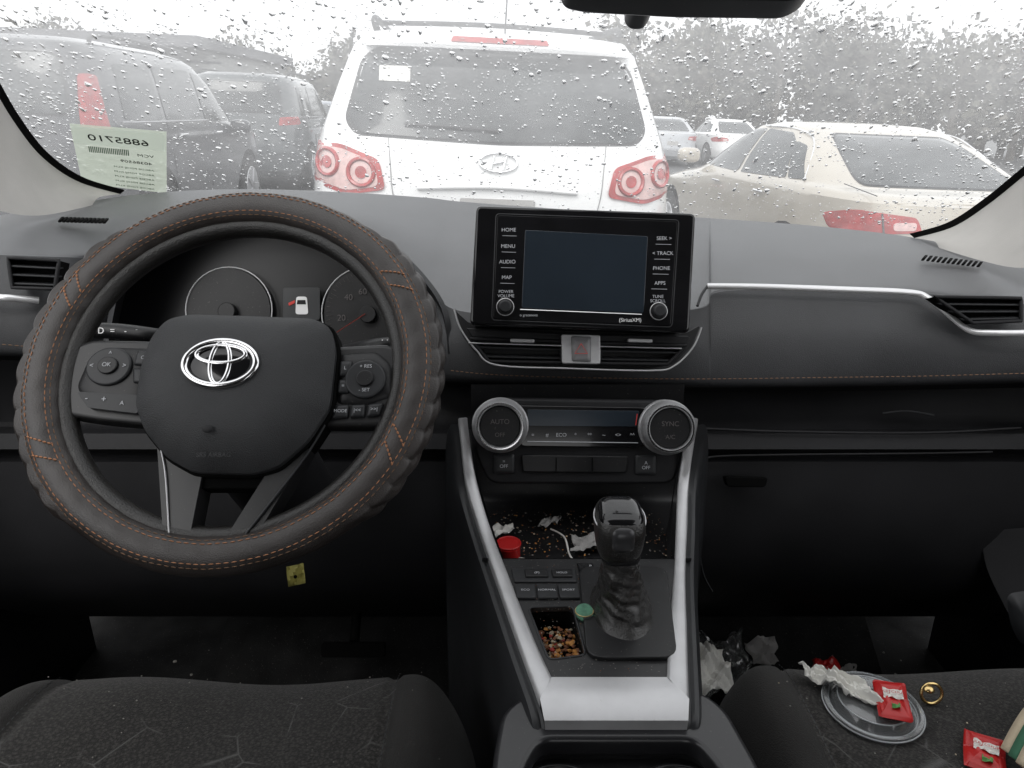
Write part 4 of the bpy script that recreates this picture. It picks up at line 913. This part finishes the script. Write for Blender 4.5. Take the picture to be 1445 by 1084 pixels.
# trees
def treeline(nm,x0,x1,y,hmin,hmax,N,seed):
    rng=random.Random(seed); vs=[];fs=[];mi=[]
    def quad(p,s,m):
        a=Vector((rng.gauss(0,1),rng.gauss(0,.6),rng.gauss(0,1))).normalized()*s; b=a.cross(Vector((rng.gauss(0,1),rng.gauss(0,1),rng.gauss(0,1)))).normalized()*s*rng.uniform(.4,.9)
        k=len(vs); vs.extend([p-a,p+b,p+a,p-b]); fs.append((k,k+1,k+2,k+3)); mi.append(m)
    def limb(p,q,r0,r1,m=2):
        d=(q-p).normalized(); u=d.cross(Vector((.2,1,.1))).normalized(); w=d.cross(u); k=len(vs)
        for c,r in ((p,r0),(q,r1)):
            for j in range(5): a=2*math.pi*j/5; vs.append(c+u*math.cos(a)*r+w*math.sin(a)*r)
        for j in range(5): fs.append((k+j,k+(j+1)%5,k+5+(j+1)%5,k+5+j)); mi.append(m)
    for i in range(N):
        x=x0+(x1-x0)*(i+rng.uniform(-.4,.4))/N; yy=y+rng.uniform(-6,6); h=rng.uniform(hmin,hmax)
        base=Vector((x,yy,0)); top=Vector((x+rng.uniform(-.4,.4),yy,h*.8)); limb(base,top,.22,.06)
        cl_=[]
        for k in range(13):
            t=rng.uniform(.12,.85); a=rng.uniform(0,6.28); L=h*.26*(1.1-t*.6)
            p=base.lerp(top,t); q=p+Vector((math.cos(a)*L,math.sin(a)*L,L*rng.uniform(.3,.9))); limb(p,q,.07,.02); cl_.append(q); cl_.append(p.lerp(q,.6))
        cl_.append(top)
        for c in cl_:
            m=rng.choice((0,0,1,3)); R=rng.uniform(.6,1.2)
            for _ in range(30):
                d=Vector((rng.gauss(0,.5),rng.gauss(0,.5),rng.gauss(0,.45)))*R; quad(c+d,rng.uniform(.08,.24),m if rng.random()<.75 else rng.choice((0,1,3)))
    ms=[M('foliage_a',(.10,.098,.08),.9),M('foliage_b',(.12,.112,.095),.9),M('bark',(.10,.09,.08),.9,var=.3),M('foliage_c',(.07,.072,.06),.9)]
    me=bpy.data.meshes.new(nm); me.from_pydata([tuple(v) for v in vs],[],fs)
    for m in ms: me.materials.append(m)
    me.polygons.foreach_set('material_index',mi); o=bpy.data.objects.new(nm,me); scene.collection.objects.link(o)
treeline('distant_treeline',5,62,48,6.5,8.6,78,5)
treeline('distant_treeline',-40,4,58,4,7,40,8)
# building
bd=grp('warehouse_building',cab=False)
mw=M('metal_siding',(.40,.40,.39),.6,var=.08,vscale=2); mr_=M('roof_metal',(.12,.12,.13),.5,var=.1); mgl=M('building_glass',(.05,.06,.07),.1)
def box(nm,a,b,mat,par,bev=.02):
    x0,y0,z0=a;x1,y1,z1=b
    vs=[(x,y,z) for z in (z0,z1) for x,y in ((x0,y0),(x1,y0),(x1,y1),(x0,y1))]
    return mk(nm,vs,[(0,1,2,3),(4,5,6,7),(0,1,5,4),(1,2,6,5),(2,3,7,6),(3,0,4,7)],mat,par,smooth=False,bevel=bev)
box('walls',(-30,38,0),(-15,50,3.5),mw,bd); box('roof',(-30.6,36.0,3.51),(-14.6,50.6,4.0),mr_,bd)
for i in range(6):
    x=-29+i*2.5; box('column',(x,36.3,0),(x+.25,36.55,3.5),mr_,bd)
    box('opening' if i%2 else 'door',(x+.5,37.95,.1),(x+2.0,38.05,2.6 if i%2 else 2.9),mgl,bd,bev=.005); box('opening_frame',(x+.4,37.9,2.95),(x+2.1,38.1,3.05),mr_,bd,bev=.005)
# =================================================================== LIGHT
w=bpy.data.worlds.new('World'); scene.world=w; w.use_nodes=True; nt=w.node_tree
bg=nt.nodes['Background']; sky=nt.nodes.new('ShaderNodeTexSky'); sky.sky_type='NISHITA'; sky.sun_disc=False
sky.sun_elevation=rad(48); sky.sun_rotation=rad(200); sky.dust_density=6; sky.air_density=1.5; sky.ozone_density=1
hs_=nt.nodes.new('ShaderNodeHueSaturation'); hs_.inputs['Saturation'].default_value=.12; hs_.inputs['Value'].default_value=2.0
nt.links.new(sky.outputs[0],hs_.inputs['Color'])
ov=nt.nodes.new('ShaderNodeMixRGB'); ov.inputs['Fac'].default_value=.75; ov.inputs['Color2'].default_value=(10.0,10.1,10.3,1)
nt.links.new(hs_.outputs[0],ov.inputs['Color1']); nt.links.new(ov.outputs[0],bg.inputs['Color']); bg.inputs['Strength'].default_value=.15
sl=bpy.data.lights.new('sun','SUN'); sl.energy=.6; sl.angle=rad(25); sl.color=(1,.98,.95)
so=bpy.data.objects.new('sun',sl); scene.collection.objects.link(so)
az=rad(200); el=rad(48); dr=Vector((math.sin(az)*math.cos(el),math.cos(az)*math.cos(el),math.sin(el)))
so.rotation_euler=dr.to_track_quat('Z','Y').to_euler()
# =================================================================== CAMERA
cd=bpy.data.cameras.new('camera'); cd.sensor_width=36; cd.lens=1050/1445*36; cd.clip_start=.02; cd.clip_end=1500
cam=bpy.data.objects.new('camera',cd); scene.collection.objects.link(cam)
cam.matrix_world=CAB@Matrix.Translation(EYE)@Matrix.Rotation(rad(70),4,'X')
scene.camera=cam
